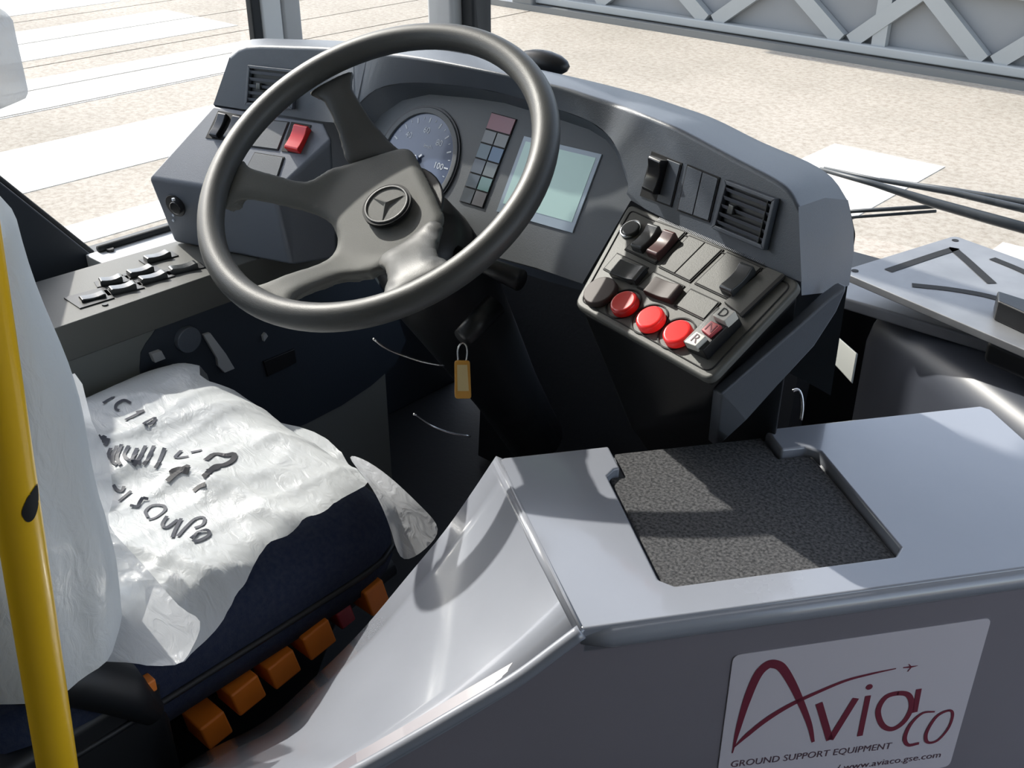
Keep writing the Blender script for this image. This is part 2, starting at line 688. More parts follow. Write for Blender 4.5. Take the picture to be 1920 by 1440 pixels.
# ------------------------------------------------------------------ bus shell
FLOORZ = .40
XW = -1.62          # inner face of the left wall
fl = box('floor', (-1.66, -2.2, FLOORZ - .08), (1.25, 1.74, FLOORZ), M['floor'])
tag(fl, kind='structure')
cl = box('ceiling', (-1.74, -2.2, 2.45), (1.3, 1.86, 2.52), M['roofm'])
tag(cl, kind='structure')
# left wall with a sill that drops towards the front (window opening above)
wallp = [(-2.2, FLOORZ), (-2.2, 1.30), (.50, 1.30)]
d1, d2 = onx(0, 340, XW), onx(182, 480, XW)
wallp += [(d1[1], d1[2]), (d2[1], .97), (1.60, .97), (1.60, FLOORZ)]
wl = prism3('wall_left', [V(XW, y, z) for y, z in wallp], [V(XW - .07, y, z) for y, z in wallp], M['wallblue'], bevel=.004)
tag(wl, kind='structure')
# upper part of the left wall and rear post
wu = box('wall_left_header', (-1.72, -2.2, 2.12), (-1.64, 1.60, 2.45), M['roofm'])
tag(wu, kind='structure')
wr = box('wall_rear', (-1.72, -2.28, FLOORZ), (1.25, -2.2, 2.45), M['wallgrey'])  # unseen closure with darker lining, to hold back light from behind
tag(wr, kind='structure')
wrt = prism3('wall_right_blocker', [V(1.18, -2.2, FLOORZ), V(1.18, .35, FLOORZ), V(1.18, .35, 2.12), V(1.18, -2.2, 2.12)],
             [V(1.25, -2.2, FLOORZ), V(1.25, .35, FLOORZ), V(1.25, .35, 2.12), V(1.25, -2.2, 2.12)], M['wallgrey'])  # unseen windowless wall, added to cut cabin light on the desk front
tag(wrt, kind='structure')
wru = box('wall_right_header', (1.18, -2.2, 2.12), (1.25, 1.7, 2.45), M['roofm'])
tag(wru, kind='structure')
# light window sill with its dark rubber line and a screw
sill = box('trim_1', (XW + .001, d2[1] - .02, .955), (-1.515, 1.60, .985), M['lighttrim'], bevel=.002)
tag(sill, kind='structure')
# sill gasket
q0, q1 = onz(180, 457, .99), onz(420, 380, .99)
tube('window_gasket', [V(XW + .008, d2[1], .99), V(XW + .008, 1.58, .99)], .006, M['gasket'], sill, seg=8)
tube('slope_gasket', [V(XW - .02, d1[1] - .14, d1[2] + (d1[2] - .97) / (d2[1] - d1[1]) * .14 + .004), V(XW - .02, d2[1], .975)], .007, M['gasket'], wl, seg=8)
sq = onz(207, 469, .987)
disc('screw', Fr(sq, axes=(V(1, 0, 0), V(0, 1, 0), UPZ)), 0, 0, .006, -.002, .003, M['black'], sill, n=14)

# front bulkhead under the windscreen and its ledge
wf = box('wall_front', (-1.60, 1.66, .2), (1.2, 1.74, .93), M['black'])
tag(wf, kind='structure')
ld = prism3('trim_2', [V(-1.56, 1.50, .95), V(1.1, 1.50, .95), V(1.1, 1.68, .95), V(-1.56, 1.60, .95)],
            [V(-1.56, 1.50, .93), V(1.1, 1.50, .93), V(1.1, 1.68, .93), V(-1.56, 1.60, .93)], M['plate'], bevel=.004)
tag(ld, kind='structure')

# pillars
def pillar(name, y0, segs, x0, x1):
    root = empty(name, (x0, y0, .97), kind='structure')
    return root


pl1 = empty('trim_3', (-1.65, 1.2, .97), kind='structure')
ys = [float(onx(x, 40, -1.62)[1]) for x in (473, 490, 528, 562)]
box('gasket', (-1.635, ys[0], .97), (-1.618, ys[1], 2.2), M['gasket'], pl1, bevel=.003)
box('bright_strip', (-1.645, ys[1], .97), (-1.615, ys[2], 2.2), M['lighttrim'], pl1, bevel=.005)
box('post', (-1.66, ys[2], .97), (-1.612, ys[3], 2.2), M['greytrim'], pl1, bevel=.006)
pl2 = empty('trim_4', (-1.58, 1.6, .93), kind='structure')
xs_ = [float(ony(x, 30, 1.60)[0]) for x in (832, 874, 897)]
box('post', (xs_[0] - .01, 1.56, .93), (xs_[1], 1.62, 2.45), M['greytrim'], pl2, bevel=.01)
box('gasket', (xs_[1], 1.585, .93), (xs_[2], 1.64, 2.45), M['gasket'], pl2, bevel=.006)

# glass: sliding side window, front quarter pane, windscreen
def pane(name, pts, th=.005):
    o = mesh(name, pts, [list(range(len(pts)))], M['glass'], fixn=False)
    tag(o, kind='structure')
    return o


pane('window_1', [V(-1.66, ys[0], .97), V(-1.66, d2[1], .97), V(-1.66, .50, 1.30), V(-1.66, -2.1, 1.30), V(-1.66, -2.1, 2.13), V(-1.66, ys[0], 2.13)])
pane('window_2', [V(-1.66, ys[3], .97), V(-1.60, 1.60, .97), V(-1.60, 1.60, 2.13), V(-1.66, ys[3], 2.13)])
wv, wfc = [], []
NX = 24
for i in range(NX + 1):
    x = xs_[2] + (1.15 - xs_[2]) * i / NX
    t = (x + .2) / 1.35
    y = 1.80 - .19 * t * t
    wv += [V(x, y, .95), V(x, y - .10, 2.45)]
wfc = [[2 * i, 2 * i + 2, 2 * i + 3, 2 * i + 1] for i in range(NX)]
ws = mesh('window_3', wv, wfc, M['glass'], fixn=False, smooth=True)
tag(ws, kind='structure')

# ------------------------------------------------------------------ planes of the instrument panel
FK = Fr(dep(790, 285, 1.5), 90, 30)                  # instrument cluster
Gp = on(1185, 360, FK.o, FK.n) + FK.n * .02
FG = Fr(Gp, 104, 12)                                 # right wing
Qp = (on(1180, 380, FG.o, FG.n) + on(1505, 530, FG.o, FG.n)) / 2
FQ = Fr(Qp, 104, 58)                                 # control console
Pp = onz(310, 450, 1.0)
FF = Fr(Pp, 75, -10)                                 # left wing, front
FL = Fr(on(277, 333, Pp, FF.n), 75, 45)              # left wing, switch shelf
FV = Fr(on(400, 196, FL.o, FL.n), 75, 12)            # left wing, vent face


def P3(fr, x, y, h=0.):
    return on(x, y, fr.o + fr.n * h, fr.n)


dash = empty('dashboard', (-.97, 1.05, .95), 'dark grey wraparound dashboard behind the steering wheel', 'dashboard')

crease = [(430, 108, 1.288), (462, 88, 1.305), (550, 88, 1.314), (615, 90, 1.320), (650, 93, 1.323), (690, 96, 1.327), (725, 100, 1.331),
          (767, 105, 1.334), (820, 114, 1.336), (900, 130, 1.337), (975, 146, 1.335), (1055, 164, 1.331), (1110, 181, 1.326),
          (1160, 197, 1.321), (1200, 212, 1.318), (1235, 226, 1.315), (1272, 241, 1.312), (1305, 258, 1.309),
          (1378, 297, 1.304), (1450, 335, 1.299), (1480, 358, 1.293), (1497, 388, 1.280)]
lower = [P3(FL, 400, 196), P3(FL, 450, 204), P3(FL, 530, 216), P3(FL, 607, 228)]
lip = [(655, 228, .030), (670, 198, .030), (704, 168, .030), (750, 156, .030), (808, 156, .030), (892, 165, .030), (954, 178, .030),
       (1050, 206, .029), (1105, 227, .028), (1138, 251, .026), (1156, 277, .024), (1167, 303, .022), (1179, 343, .021), (1184, 376, .02)]
lower += [P3(FK, x, y, h) for x, y, h in lip]
lower += [P3(FG, 1300, 436), P3(FG, 1420, 491), P3(FG, 1470, 515), P3(FG, 1503, 529)]
crv = [P3(FV, x, y) if x < 560 else (P3(FG, x, y) if x > 1165 else onz(x, y, z)) for x, y, z in crease]
sil = [(448, 92, 1.285), (486, 74, 1.303), (560, 75, 1.308), (622, 77, 1.312), (655, 78, 1.315), (700, 80, 1.319), (735, 83, 1.322),
       (775, 87, 1.325), (830, 94, 1.327), (905, 106, 1.328), (985, 124, 1.326), (1070, 143, 1.322), (1130, 157, 1.317),
       (1185, 171, 1.312), (1230, 184, 1.309), (1275, 199, 1.306), (1320, 214, 1.303), (1360, 231, 1.300),
       (1430, 266, 1.295), (1515, 302, 1.289), (1562, 333, 1.280), (1590, 375, 1.262)]
siv = [onz(x, y, z) for x, y, z in sil]
crv, siv, lower_d = catmull(crv, 3), catmull(siv, 3), catmull(lower, 3)
nn = len(crv)
vs, fs = [], []
mid = [a * .5 + b * .5 + V(0, 0, .006) for a, b in zip(crv, siv)]
drop = [p + V(0, .035, -.05) for p in siv]
base = [V(p[0], p[1] + .04, 1.0) for p in siv]
for ringp in (lower_d, crv, mid, siv, drop, base):
    vs += ringp
for k in range(5):
    for i in range(nn - 1):
        fs.append([k * nn + i, k * nn + i + 1, (k + 1) * nn + i + 1, (k + 1) * nn + i])
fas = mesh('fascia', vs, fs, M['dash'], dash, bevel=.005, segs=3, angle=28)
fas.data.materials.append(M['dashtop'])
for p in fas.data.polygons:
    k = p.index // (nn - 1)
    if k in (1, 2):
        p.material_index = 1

# right end cap of the binnacle and the pedestal under the console
cT = on(1180, 380, FQ.o, FQ.n)
cR = on(1505, 530, FQ.o, FQ.n)
cB = on(1330, 715, FQ.o, FQ.n)
cL = on(1075, 570, FQ.o, FQ.n)
ENDN = V(math.sin(math.radians(112)), math.cos(math.radians(112)), 0)


def PE(x, y, k=0.):
    return on(x, y, cR + ENDN * k, ENDN)


e_front = [crv[-1], crv[-1] * .66 + lower[-1] * .34, crv[-1] * .33 + lower[-1] * .67, lower[-1] + V(.002, 0, -.014)]
e_back = [siv[-1], on(1601, 430, siv[-1], ENDN), on(1601, 470, siv[-1], ENDN), on(1592, 535, siv[-1], ENDN)]
midp = [a * .5 + b * .5 + ENDN * .006 for a, b in zip(e_front, e_back)]
midp[0] = mid[-1]
vs = e_front + midp + e_back
fs = [[k * 4 + i, k * 4 + i + 1, (k + 1) * 4 + i + 1, (k + 1) * 4 + i] for k in range(2) for i in range(3)]
mesh('end_cap', vs, fs, M['dashtop'], dash, smooth=True)

# cluster panel, hood throat
inner = [(690, 262), (694, 240), (717, 214), (755, 188), (805, 177), (885, 184), (945, 193), (1046, 223), (1105, 243), (1136, 262),
         (1153, 283), (1164, 305), (1177, 344), (1182, 377)]
inn = [P3(FK, x, y) for x, y in inner]
lp = [P3(FK, x, y, h) for x, y, h in lip]
n2 = len(inn)
mesh('hood_throat', lp + inn, [[i, i + 1, n2 + i + 1, n2 + i] for i in range(n2 - 1)], M['dash'], dash, smooth=True)
pan = inner + [(1092, 532), (1005, 502), (935, 483), (860, 462), (780, 425), (715, 370), (690, 315)]
plate('cluster_panel', FK, FK.quad(pan), -.03, 0, M['panel'], dash)

# left wing: shelf body
sh = [(277, 333), (400, 196), (607, 228), (623, 260), (540, 338), (515, 371)]
shv = [P3(FL, x, y) for x, y in sh]
front_r = P3(FF, 515, 371)
bl = [P3(FF, 310, 450) * .6 + V(Pp[0] + .02, Pp[1] + .015, .99) * .4]
body_top = shv
body_bot = [V(p[0] * .94 + (-1.40) * .06 + (.005 if i == 0 else 0), p[1] + (.02 if i in (0, 5) else 0), 1.001) for i, p in enumerate(shv)]
prism3('wing_shelf', body_top, body_bot, M['dashtop'], dash, bevel=.006, segs=3)  # paler plastic than the vent face, standing in for sky light on top
# left end of the vent wing
prism3('wing_end', [crv[0], crv[0] * .3 + lower[0] * .7, lower[0]], [siv[0], V(lower[0][0] - .03, lower[0][1] + .09, 1.22), V(lower[0][0] - .02, lower[0][1] + .08, 1.12)], M['dash'], dash)


# ------------------------------------------------------------------ switches
def bezel(fr, quad, parent, h=0., mt=None, cover=None, covername='blank_cover', split=0):
    q = fr.quad(quad, h)
    b = plate('switch_bezel', fr, q, h - .004, h + .0012, mt or M['seam'], parent)
    if cover:
        qi = shrink(q, .0016)
        if split:
            a0, a1, a2, a3 = [np.asarray(t) for t in qi]
            m0, m1 = (a0 + a1) / 2, (a3 + a2) / 2
            e = (a1 - a0) * .012
            plate(covername, fr, [a0, m0 - e, m1 - e, a3], h, h + .0022, cover, b, bevel=.0006)
            plate(covername, fr, [m0 + e, a1, a2, m1 + e], h, h + .0022, cover, b, bevel=.0006)
        else:
            plate(covername, fr, qi, h, h + .0022, cover, b, bevel=.0006)
    return b


def rocker(fr, pa, pb, wid, parent, mt, h=0., rise=.010, name='rocker_switch', label=None):
    a = V(*fr.px(*pa, h + rise * .7))
    b = V(*fr.px(*pb, h + rise * .7))
    d = b - a
    L = np.linalg.norm(d)
    d = d / L
    nrm = V(-d[1], d[0])
    prof = [(0, 0), (0, rise * .85), (.08, rise * 1.0), (.3, rise * .86), (.5, rise * .80), (.7, rise * .86), (.92, rise * 1.1), (1, rise * .95), (1, 0)]
    top, bot = [], []
    for t, hh in prof:
        q = a + d * L * t
        top.append(fr.p(*(q + nrm * wid / 2), h + hh))
        bot.append(fr.p(*(q - nrm * wid / 2), h + hh))
    o = prism3(name, top, bot, mt, parent, bevel=.0012, segs=2)
    if label: o['label'] = label
    return o


# left shelf
b_ = bezel(FL, [(410, 208), (461, 218), (432, 265), (386, 259)], dash)
rocker(FL, (399, 255), (419, 213), .016, b_, M['rocker'])
rocker(FL, (426, 260), (446, 218), .016, b_, M['rocker'])
bezel(FL, [(487, 223), (543, 229), (522, 283), (462, 275)], dash, cover=M['panel'])
b_ = bezel(FL, [(547, 229), (584, 235), (563, 289), (528, 284)], dash)
rocker(FL, (546, 281), (567, 236), .026, b_, M['red'], rise=.012, label='red hazard rocker')
bezel(FL, [(478, 286), (534, 295), (520, 338), (455, 330)], dash, cover=M['panel'])
# knob plate on the left front
disc('knob_plate', FF, *FF.px(330, 385), .019, 0, .003, M['black'], dash, bevel=.001)
kk = disc('light_knob', FF, *FF.px(332, 388, .008), .011, .002, .014, M['rocker'], dash, bevel=.002)
box('knob_mark', P3(FF, 325, 374, .015) - .002, P3(FF, 325, 374, .015) + .002, M['dialmark'], kk)
for yy in (402, 412):
    disc('lamp_symbol', FF, *FF.px(327, yy), .0022, 0, .0036, M['dialmark'], dash, n=10)


# vents
def vent(fr, quad, nslat, parent, name, tab=True):
    q = fr.quad(quad)
    v = plate(name, fr, q, -.004, .0005, M['black'], parent)
    a0, a1, a2, a3 = [np.asarray(t) for t in q]
    # frame bars
    wd = .0045
    e = shrink(q, wd)
    for i in range(4):
        j = (i + 1) % 4
        plate('vent_frame', fr, [q[i], q[j], e[j], e[i]], 0, .0075, M['dash'], v, bevel=.0008)
    b0, b1, b2, b3 = [np.asarray(t) for t in e]
    for k in range(nslat):
        t = (k + .5) / nslat
        l, r = b0 + (b3 - b0) * t, b1 + (b2 - b1) * t
        dv = (b3 - b0) / nslat * .2
        # slats are tilted blades
        top = [fr.p(*(l - dv), .0072), fr.p(*(r - dv), .0072), fr.p(*(r + dv * 1.3), .0040), fr.p(*(l + dv * 1.3), .0040)]
        bot = [p - fr.n * .0012 for p in top]
        prism3('slat', top, bot, M['dashtop'], v)
    if tab:
        c = b0 * .38 + b1 * .12 + b2 * .12 + b3 * .38
        plate('vent_tab', fr, [tuple(c + V(dx, dy)) for dx, dy in ((-.004, -.005), (.004, -.005), (.004, .005), (-.004, .005))], .002, .009, M['rockerg'], v, bevel=.001)
        l, r = b1 * .94 + b0 * .06, b2 * .94 + b3 * .06
        plate('vent_wheel', fr, [tuple(l), tuple(l * .97 + b0 * .03), tuple(r * .97 + b3 * .03), tuple(r)], .001, .0075, M['rockerg'], v, bevel=.0008)
    return v


vent(FV, [(470, 122), (562, 132), (553, 205), (464, 197)], 5, dash, 'air_vent')
vent(FG, [(1367, 337), (1463, 373), (1440, 469), (1342, 428)], 5, dash, 'air_vent')

# right wing
b_ = bezel(FG, [(1223, 284), (1280, 306), (1260, 389), (1201, 367)], dash)
q = FG.quad([(1223, 284), (1280, 306), (1260, 389), (1201, 367)])
A0, A1, A2, A3 = [np.asarray(t) for t in shrink(q, .0016)]
plate('blank_cover', FG, [A0 * .45 + A1 * .55, A1, A2, A3 * .45 + A2 * .55], 0, .0022, M['dash'], b_, bevel=.0006)
rocker(FG, (1217, 360), (1233, 296), .021, b_, M['rocker'], rise=.014)
bezel(FG, [(1290, 308), (1351, 333), (1331, 417), (1271, 395)], dash, cover=M['dash'], split=1)

# ------------------------------------------------------------------ speedometer, lamps, display
RG = .0773
gc = FK.px(782, 300)
gauge = ring('speedometer', FK, *gc, RG - .0022, RG + .001, -.001, .002, M['black'], dash, n=64)
ring('bezel_ring', FK, *gc, RG * .865, RG - .002, -.001, .0035, M['panel'], gauge, n=64, bevel=.001)
disc('dial_face', FK, *gc, RG * .875, -.002, .0004, M['dialsky'], gauge, n=64)
for k in range(25):
    an = math.radians(225 - 270 * k / 24)
    big = k % 2 == 0
    r0, r1, hw = RG * (.70 if big else .75), RG * .80, (.0010 if big else .0005)
    ca, sa = math.cos(an), math.sin(an)
    plate('tick_mark', FK, [(gc[0] + r * ca - s_ * hw * sa, gc[1] + r * sa + s_ * hw * ca) for r, s_ in ((r0, -1), (r1, -1), (r1, 1), (r0, 1))],
          .0004, .0008, M['dialmark'], gauge)
for k, sx in enumerate(['', '10', '20', '30', '40', '50', '60', '70', '80', '90', '100', '110', '120']):
    if sx and k % 2 == 0:
        an = math.radians(225 - 270 * k / 12)
        text('dial_number', FK, sx, gc[0] + RG * .56 * math.cos(an), gc[1] + RG * .56 * math.sin(an), .0125, M['dialmark'], gauge, h=.0008)
text('unit_print', FK, 'km/h', gc[0] + .012, gc[1] + .022, .008, M['dialmark'], gauge, h=.0008)
an = math.radians(228)
ca, sa = math.cos(an), math.sin(an)
plate('needle', FK, [(gc[0] - .012 * ca - .0015 * sa, gc[1] - .012 * sa + .0015 * ca), (gc[0] + .052 * ca, gc[1] + .052 * sa), (gc[0] - .012 * ca + .0015 * sa, gc[1] - .012 * sa - .0015 * ca)],
      .002, .003, M['dialmark'], gauge)
disc('needle_hub', FK, *gc, .006, .0004, .005, M['dialsky'], gauge, n=20, bevel=.001)
plate('odometer_window', FK, [(gc[0] - .022, gc[1] - .062), (gc[0] + .018, gc[1] - .062), (gc[0] + .018, gc[1] - .040), (gc[0] - .022, gc[1] - .040)], .0003, .0009, M['lcdframe'], gauge)

lq = [V(*t) for t in FK.quad([(923, 211), (970, 224), (906, 391), (862, 378)])]
lamp = plate('warning_lamp_block', FK, [tuple(t) for t in lq], -.002, .0012, M['seam'], dash)


def lcell(t0, t1, s0, s1, colr, nm):
    def at(t, s_):
        l, r = lq[0] + (lq[3] - lq[0]) * t, lq[1] + (lq[2] - lq[1]) * t
        return tuple(l + (r - l) * s_)
    q = shrink([at(t0, s0), at(t0, s1), at(t1, s1), at(t1, s0)], .0011)
    plate('warning_lamp', FK, q, 0, .0022, mat('lens_' + nm, colr, .3, coat=.4), lamp)


rows = [0, .185, .335, .505, .67, .83, 1.0]
lcell(rows[0], rows[1], 0, 1, (136, 74, 82), 'red')
lcell(rows[1], rows[2], 0, .5, (112, 116, 116), 'grey_a')
lcell(rows[1], rows[2], .5, 1, (116, 120, 118), 'grey_b')
for k, (c1, c2) in enumerate([((88, 110, 120), (78, 112, 146)), ((74, 82, 92), (100, 108, 108)), ((72, 82, 92), (96, 128, 128)), ((76, 82, 88), (100, 100, 104))]):
    lcell(rows[2 + k], rows[3 + k], 0, .5, c1, 'l%d' % k)
    lcell(rows[2 + k], rows[3 + k], .5, 1, c2, 'r%d' % k)

dq = FK.quad([(984, 256), (1129, 290), (1074, 437), (932, 397)])
disp = plate('display_screen', FK, dq, -.001, .0016, M['lcdframe'], dash)
D0, D1, D2, D3 = [np.asarray(t) for t in shrink(dq, .006)]
plate('screen_area', FK, [tuple(D0), tuple(D1), tuple(D2 * .93 + D1 * .07), tuple(D3 * .93 + D0 * .07)], .001, .0021, M['lcd'], disp)

# black lens-shaped sensor on the dash top
sp0 = onz(1000, 122, 1.322)
vv, ff = [], []
NU, NV = 20, 8
for j in range(NV + 1):
    ph = math.pi * j / NV - math.pi / 2
    for i in range(NU):
        th = 2 * math.pi * i / NU
        vv.append(sp0 + V(.046 * math.cos(ph) * math.cos(th), .020 * math.cos(ph) * math.sin(th) + .02, .017 * math.sin(ph)))
for j in range(NV):
    for i in range(NU):
        ff.append([j * NU + i, j * NU + (i + 1) % NU, (j + 1) * NU + (i + 1) % NU, (j + 1) * NU + i])
so_ = mesh('dash_sensor', vv, ff, M['black'], smooth=True)
tag(so_, 'small black domed pod behind the top of the dashboard', 'sensor')

# ------------------------------------------------------------------ control console (right of the wheel)
con = empty('control_console', (-.55, .9, .75), 'tilted grey switch console with red buttons right of the steering wheel', 'console')
cq = [FQ.px(1180, 380), FQ.px(1505, 530), FQ.px(1330, 715), FQ.px(1075, 570)]
cqr = rounded(cq, .012)
plate('rim', FQ, cqr, -.011, .0, M['console'], con, bevel=.005, segs=3)
ci = rounded(shrink(cq, .008), .009)
loop = [FQ.p(a, b, .0002) for a, b in ci]
tube('rim_seam', loop, .0009, M['seam'], con, seg=6, closed=True)
# pedestal below the console, narrowing towards the floor
t0 = [FQ.p(a, b, -.010) for a, b in shrink(cq, .003)]
ct_, cr_, cb_, cl_ = t0
DE1 = V(math.sin(math.radians(36.71)), math.cos(math.radians(36.71)), 0)
DE2 = V(-DE1[1], DE1[0], 0)
DO = onz(1090, 1180, 1.0) + DE2 * .328
kr = on(1342, 830, DO, DE2)
kb = ony(1200, 800, 1.0)
pb = [V(cl_[0] + .06, 1.12, .70), V(-.52, 1.08, .70), kr - ENDN * .03 + DE2 * .01, on(1180, 800, DO + DE2 * .02, DE2)]
prism3('pedestal', t0, pb, M['black'], con, bevel=.008, segs=3)
# painted support arm running from the wing end down to the floor
sa = [PE(1352, 742, .003), PE(1500, 612, .003), PE(1556, 562, .003), PE(1591, 536, .003), PE(1570, 585, .003), PE(1528, 650, .003), PE(1402, 784, .003),
      on(1350, 836, DO, DE2), on(1340, 836, DO, DE2)]
prism3('support_arm', sa, [p - ENDN * .016 for p in sa], M['dashtop'], con, bevel=.004)

# switches; the grey rockers carry sun sheen in their colour
b_ = bezel(FQ, [(1230, 415), (1289, 436), (1229, 497), (1171, 469)], con, cover=M['console'], covername='switch_face')
rocker(FQ, (1192, 466), (1229, 424), .017, b_, M['rockerg'], rise=.012)
rocker(FQ, (1221, 478), (1259, 436), .017, b_, mat('rocker_redgrey', (92, 66, 64), .25, coat=.3), rise=.012, label='rocker with a reddish lens')
bezel(FQ, [(1293, 442), (1358, 469), (1294, 531), (1235, 502)], con, cover=M['console'], split=1)
b_ = bezel(FQ, [(1364, 473), (1431, 503), (1367, 564), (1302, 533)], con, cover=M['console'], covername='switch_face')
rocker(FQ, (1360, 546), (1404, 499), .018, b_, M['rockerg'], rise=.013)
b_ = bezel(FQ, [(1158, 475), (1217, 502), (1183, 534), (1131, 506)], con, cover=M['console'], covername='switch_face')
rocker(FQ, (1152, 500), (1202, 516), .022, b_, M['rockerg'], rise=.009)
b_ = bezel(FQ, [(1226, 510), (1285, 537), (1254, 568), (1194, 540)], con, cover=M['console'], covername='switch_face')
rocker(FQ, (1217, 533), (1268, 551), .022, b_, M['brown'], rise=.009)
bezel(FQ, [(1296, 542), (1352, 568), (1321, 603), (1264, 575)], con, cover=M['console'])
q = FQ.quad([(1440, 505), (1472, 518), (1391, 594), (1359, 570)])
plate('selector_cover', FQ, q, -.002, .004, M['console'], con, bevel=.001)
q = FQ.quad([(1466, 514), (1472, 517), (1391, 594), (1386, 590)], .004)
plate('selector_slot', FQ, q, .002, .0046, M['seam'], con)
# ribbed strip under the top rim
rib0, rib1 = V(*FQ.px(1236, 411)), V(*FQ.px(1432, 494))
rv, rf = [], []
for k in range(70):
    t = k / 69
    c0 = rib0 + (rib1 - rib0) * t
    d = (rib1 - rib0) / np.linalg.norm(rib1 - rib0)
    nn_ = V(-d[1], d[0])
    i0 = len(rv)
    for dx, dy in ((-.0006, -.002), (.0006, -.002), (.0006, .002), (-.0006, .002)):
        rv.append(FQ.p(*(c0 + d * dx + nn_ * dy), .001))
    rf.append([i0, i0 + 1, i0 + 2, i0 + 3])
rs = mesh('rib_strip', rv, rf, M['dashtop'], con, fixn=False)
rs['kind'] = 'stuff'
# lock with chrome ring
lk = disc('lock_barrel', FQ, *FQ.px(1184, 430, .004), .0105, 0, .007, M['rockerg'], con, bevel=.0015)
ring('lock_ring', FQ, *FQ.px(1184, 432), .0105, .0135, 0, .004, M['chrome'], lk, bevel=.001)
# brown knob and the red buttons
disc('round_knob', FQ, *FQ.px(1124, 544, .007), .0205, 0, .008, M['brown'], con, r2=.0195, bevel=.0018, n=36)
for px_, lit in (((1169, 566), 0), ((1218, 595), 1), ((1269, 622), 1)):
    base_ = FQ.px(px_[0], px_[1] + 4, 0)
    rg = ring('button_ring', FQ, *base_, .0195, .0212, -.001, .0014, M['seam'], con)
    disc('red_button', FQ, *FQ.px(px_[0], px_[1], .009), .0165, 0, .011, M['redglow'] if lit else M['red'], rg, r2=.0155, bevel=.003, segs=3, n=32)
# gear selector with D N R keys
blk = FQ.quad([(1352, 570), (1392, 586), (1336, 662), (1283, 648)], .018)
sel = plate('gear_selector', FQ, [FQ.px(1345, 575, .016), FQ.px(1384, 590, .016), FQ.px(1318, 657, .016), FQ.px(1280, 640, .016)], 0, .016, M['black'], con, bevel=.001)


def key(quad, h, mt, ch, chm):
    q = FQ.quad(quad, h)
    k_ = plate('selector_key', FQ, q, .012, h, mt, sel, bevel=.001)
    cx, cyy = np.mean(np.asarray(q), 0)
    text('key_letter', FQ, ch, cx, cyy, .015, chm, sel, h=h + .0004)


key([(1354, 573), (1379, 583), (1358, 602), (1335, 591)], .024, M['white'], 'D', M['black'])
key([(1333, 601), (1353, 610), (1330, 630), (1314, 618)], .020, mat('key_red', (176, 66, 74), .4), 'N', M['maroon'])
key([(1306, 621), (1324, 630), (1304, 649), (1282, 641)], .022, M['white'], 'R', M['printgrey'])

# ------------------------------------------------------------------ steering wheel
W0 = dep(698.35, 312.3, 1.2944)
FW0 = Fr(W0, 79.6, 56.2)
ra = math.radians(-41.5)
FW = Fr(W0, axes=(FW0.r * math.cos(ra) + FW0.u * math.sin(ra), -FW0.r * math.sin(ra) + FW0.u * math.cos(ra), FW0.n))
sw = empty('steering_wheel', W0 - FW.n * .09, 'large dark grey four-spoke steering wheel with round star emblem', 'steering wheel')
RM, RT = .2185, .0168
tube('rim', [FW.p(RM * math.cos(2 * math.pi * i / 96), RM * math.sin(2 * math.pi * i / 96)) for i in range(96)], RT, M['wheel'], sw, seg=20, closed=True)
HB = -.060


def hgt(r):
    t = min(1, max(0, (r - .085) / (.205 - .085)))
    t = t * t * (3 - 2 * t)
    return HB + (-.006 - HB) * t


def pol(r, d):
    return (r * math.cos(math.radians(d)), r * math.sin(math.radians(d)))


def soften(o, vox=.0028, it=10):
    m = o.modifiers.new('remesh', 'REMESH')
    m.mode = 'VOXEL'
    m.voxel_size = vox
    m.use_smooth_shade = True
    m = o.modifiers.new('smooth', 'SMOOTH')
    m.factor = .5
    m.iterations = it
    return o


# hub pad with both lower spokes in one moulding
half = [(0, .052), (.040, .052), (.076, .046), (.091, .008), (.099, -.032), (.101, -.060), pol(.130, 315), pol(.160, 311), pol(.190, 310), pol(.212, 312), pol(.212, 291),
        pol(.190, 294), pol(.160, 294.5), (.052, -.116), (.038, -.098), (.018, -.087), (0, -.085)]
outl = half + [(-x, y) for x, y in half[1:-1]][::-1]
outl = [tuple(p) for p in catmull([V(*p) for p in outl], 4, True)]
v2, f2, bb = field(outl, .0075)
top = []
for (a, b) in v2:
    dd = min(1, segdist((a, b), outl) / .011)
    rr = math.hypot(a, b)
    top.append(FW.p(a, b, hgt(rr) - .008 * (1 - dd) ** 2))
hub = soften(mesh('hub_pad', top, f2, M['pad'], sw, smooth=True, solid=.025, fixn=False), it=8)
# side spokes (separate mouldings with a seam at the pad)
for sgn in (-1, 1):
    oo = [(.080, .036), (.10, .031), (.14, .020), (.18, .017), (.207, .026), (.207, -.040), (.18, -.028), (.14, -.030), (.102, -.036), (.093, .0)]
    oo = [(sgn * x, y) for x, y in oo]
    if sgn < 0: oo = oo[::-1]
    oo = [tuple(p) for p in catmull([V(*p) for p in oo], 3, True)]
    v3, f3, bb = field(oo, .008)
    tp = []
    for (a, b) in v3:
        dd = min(1, segdist((a, b), oo) / .013)
        tp.append(FW.p(a, b, hgt(math.hypot(a, b)) - .005 - .006 * (1 - dd) ** 2))
    soften(mesh('side_spoke', tp, f3, M['wheel'], sw, smooth=True, solid=.020, fixn=False), it=14)
# centre boss behind the pad
disc('boss', FW, 0, -.01, .055, HB - .06, HB - .015, M['black'], sw, r2=.075, n=36, bevel=.004)
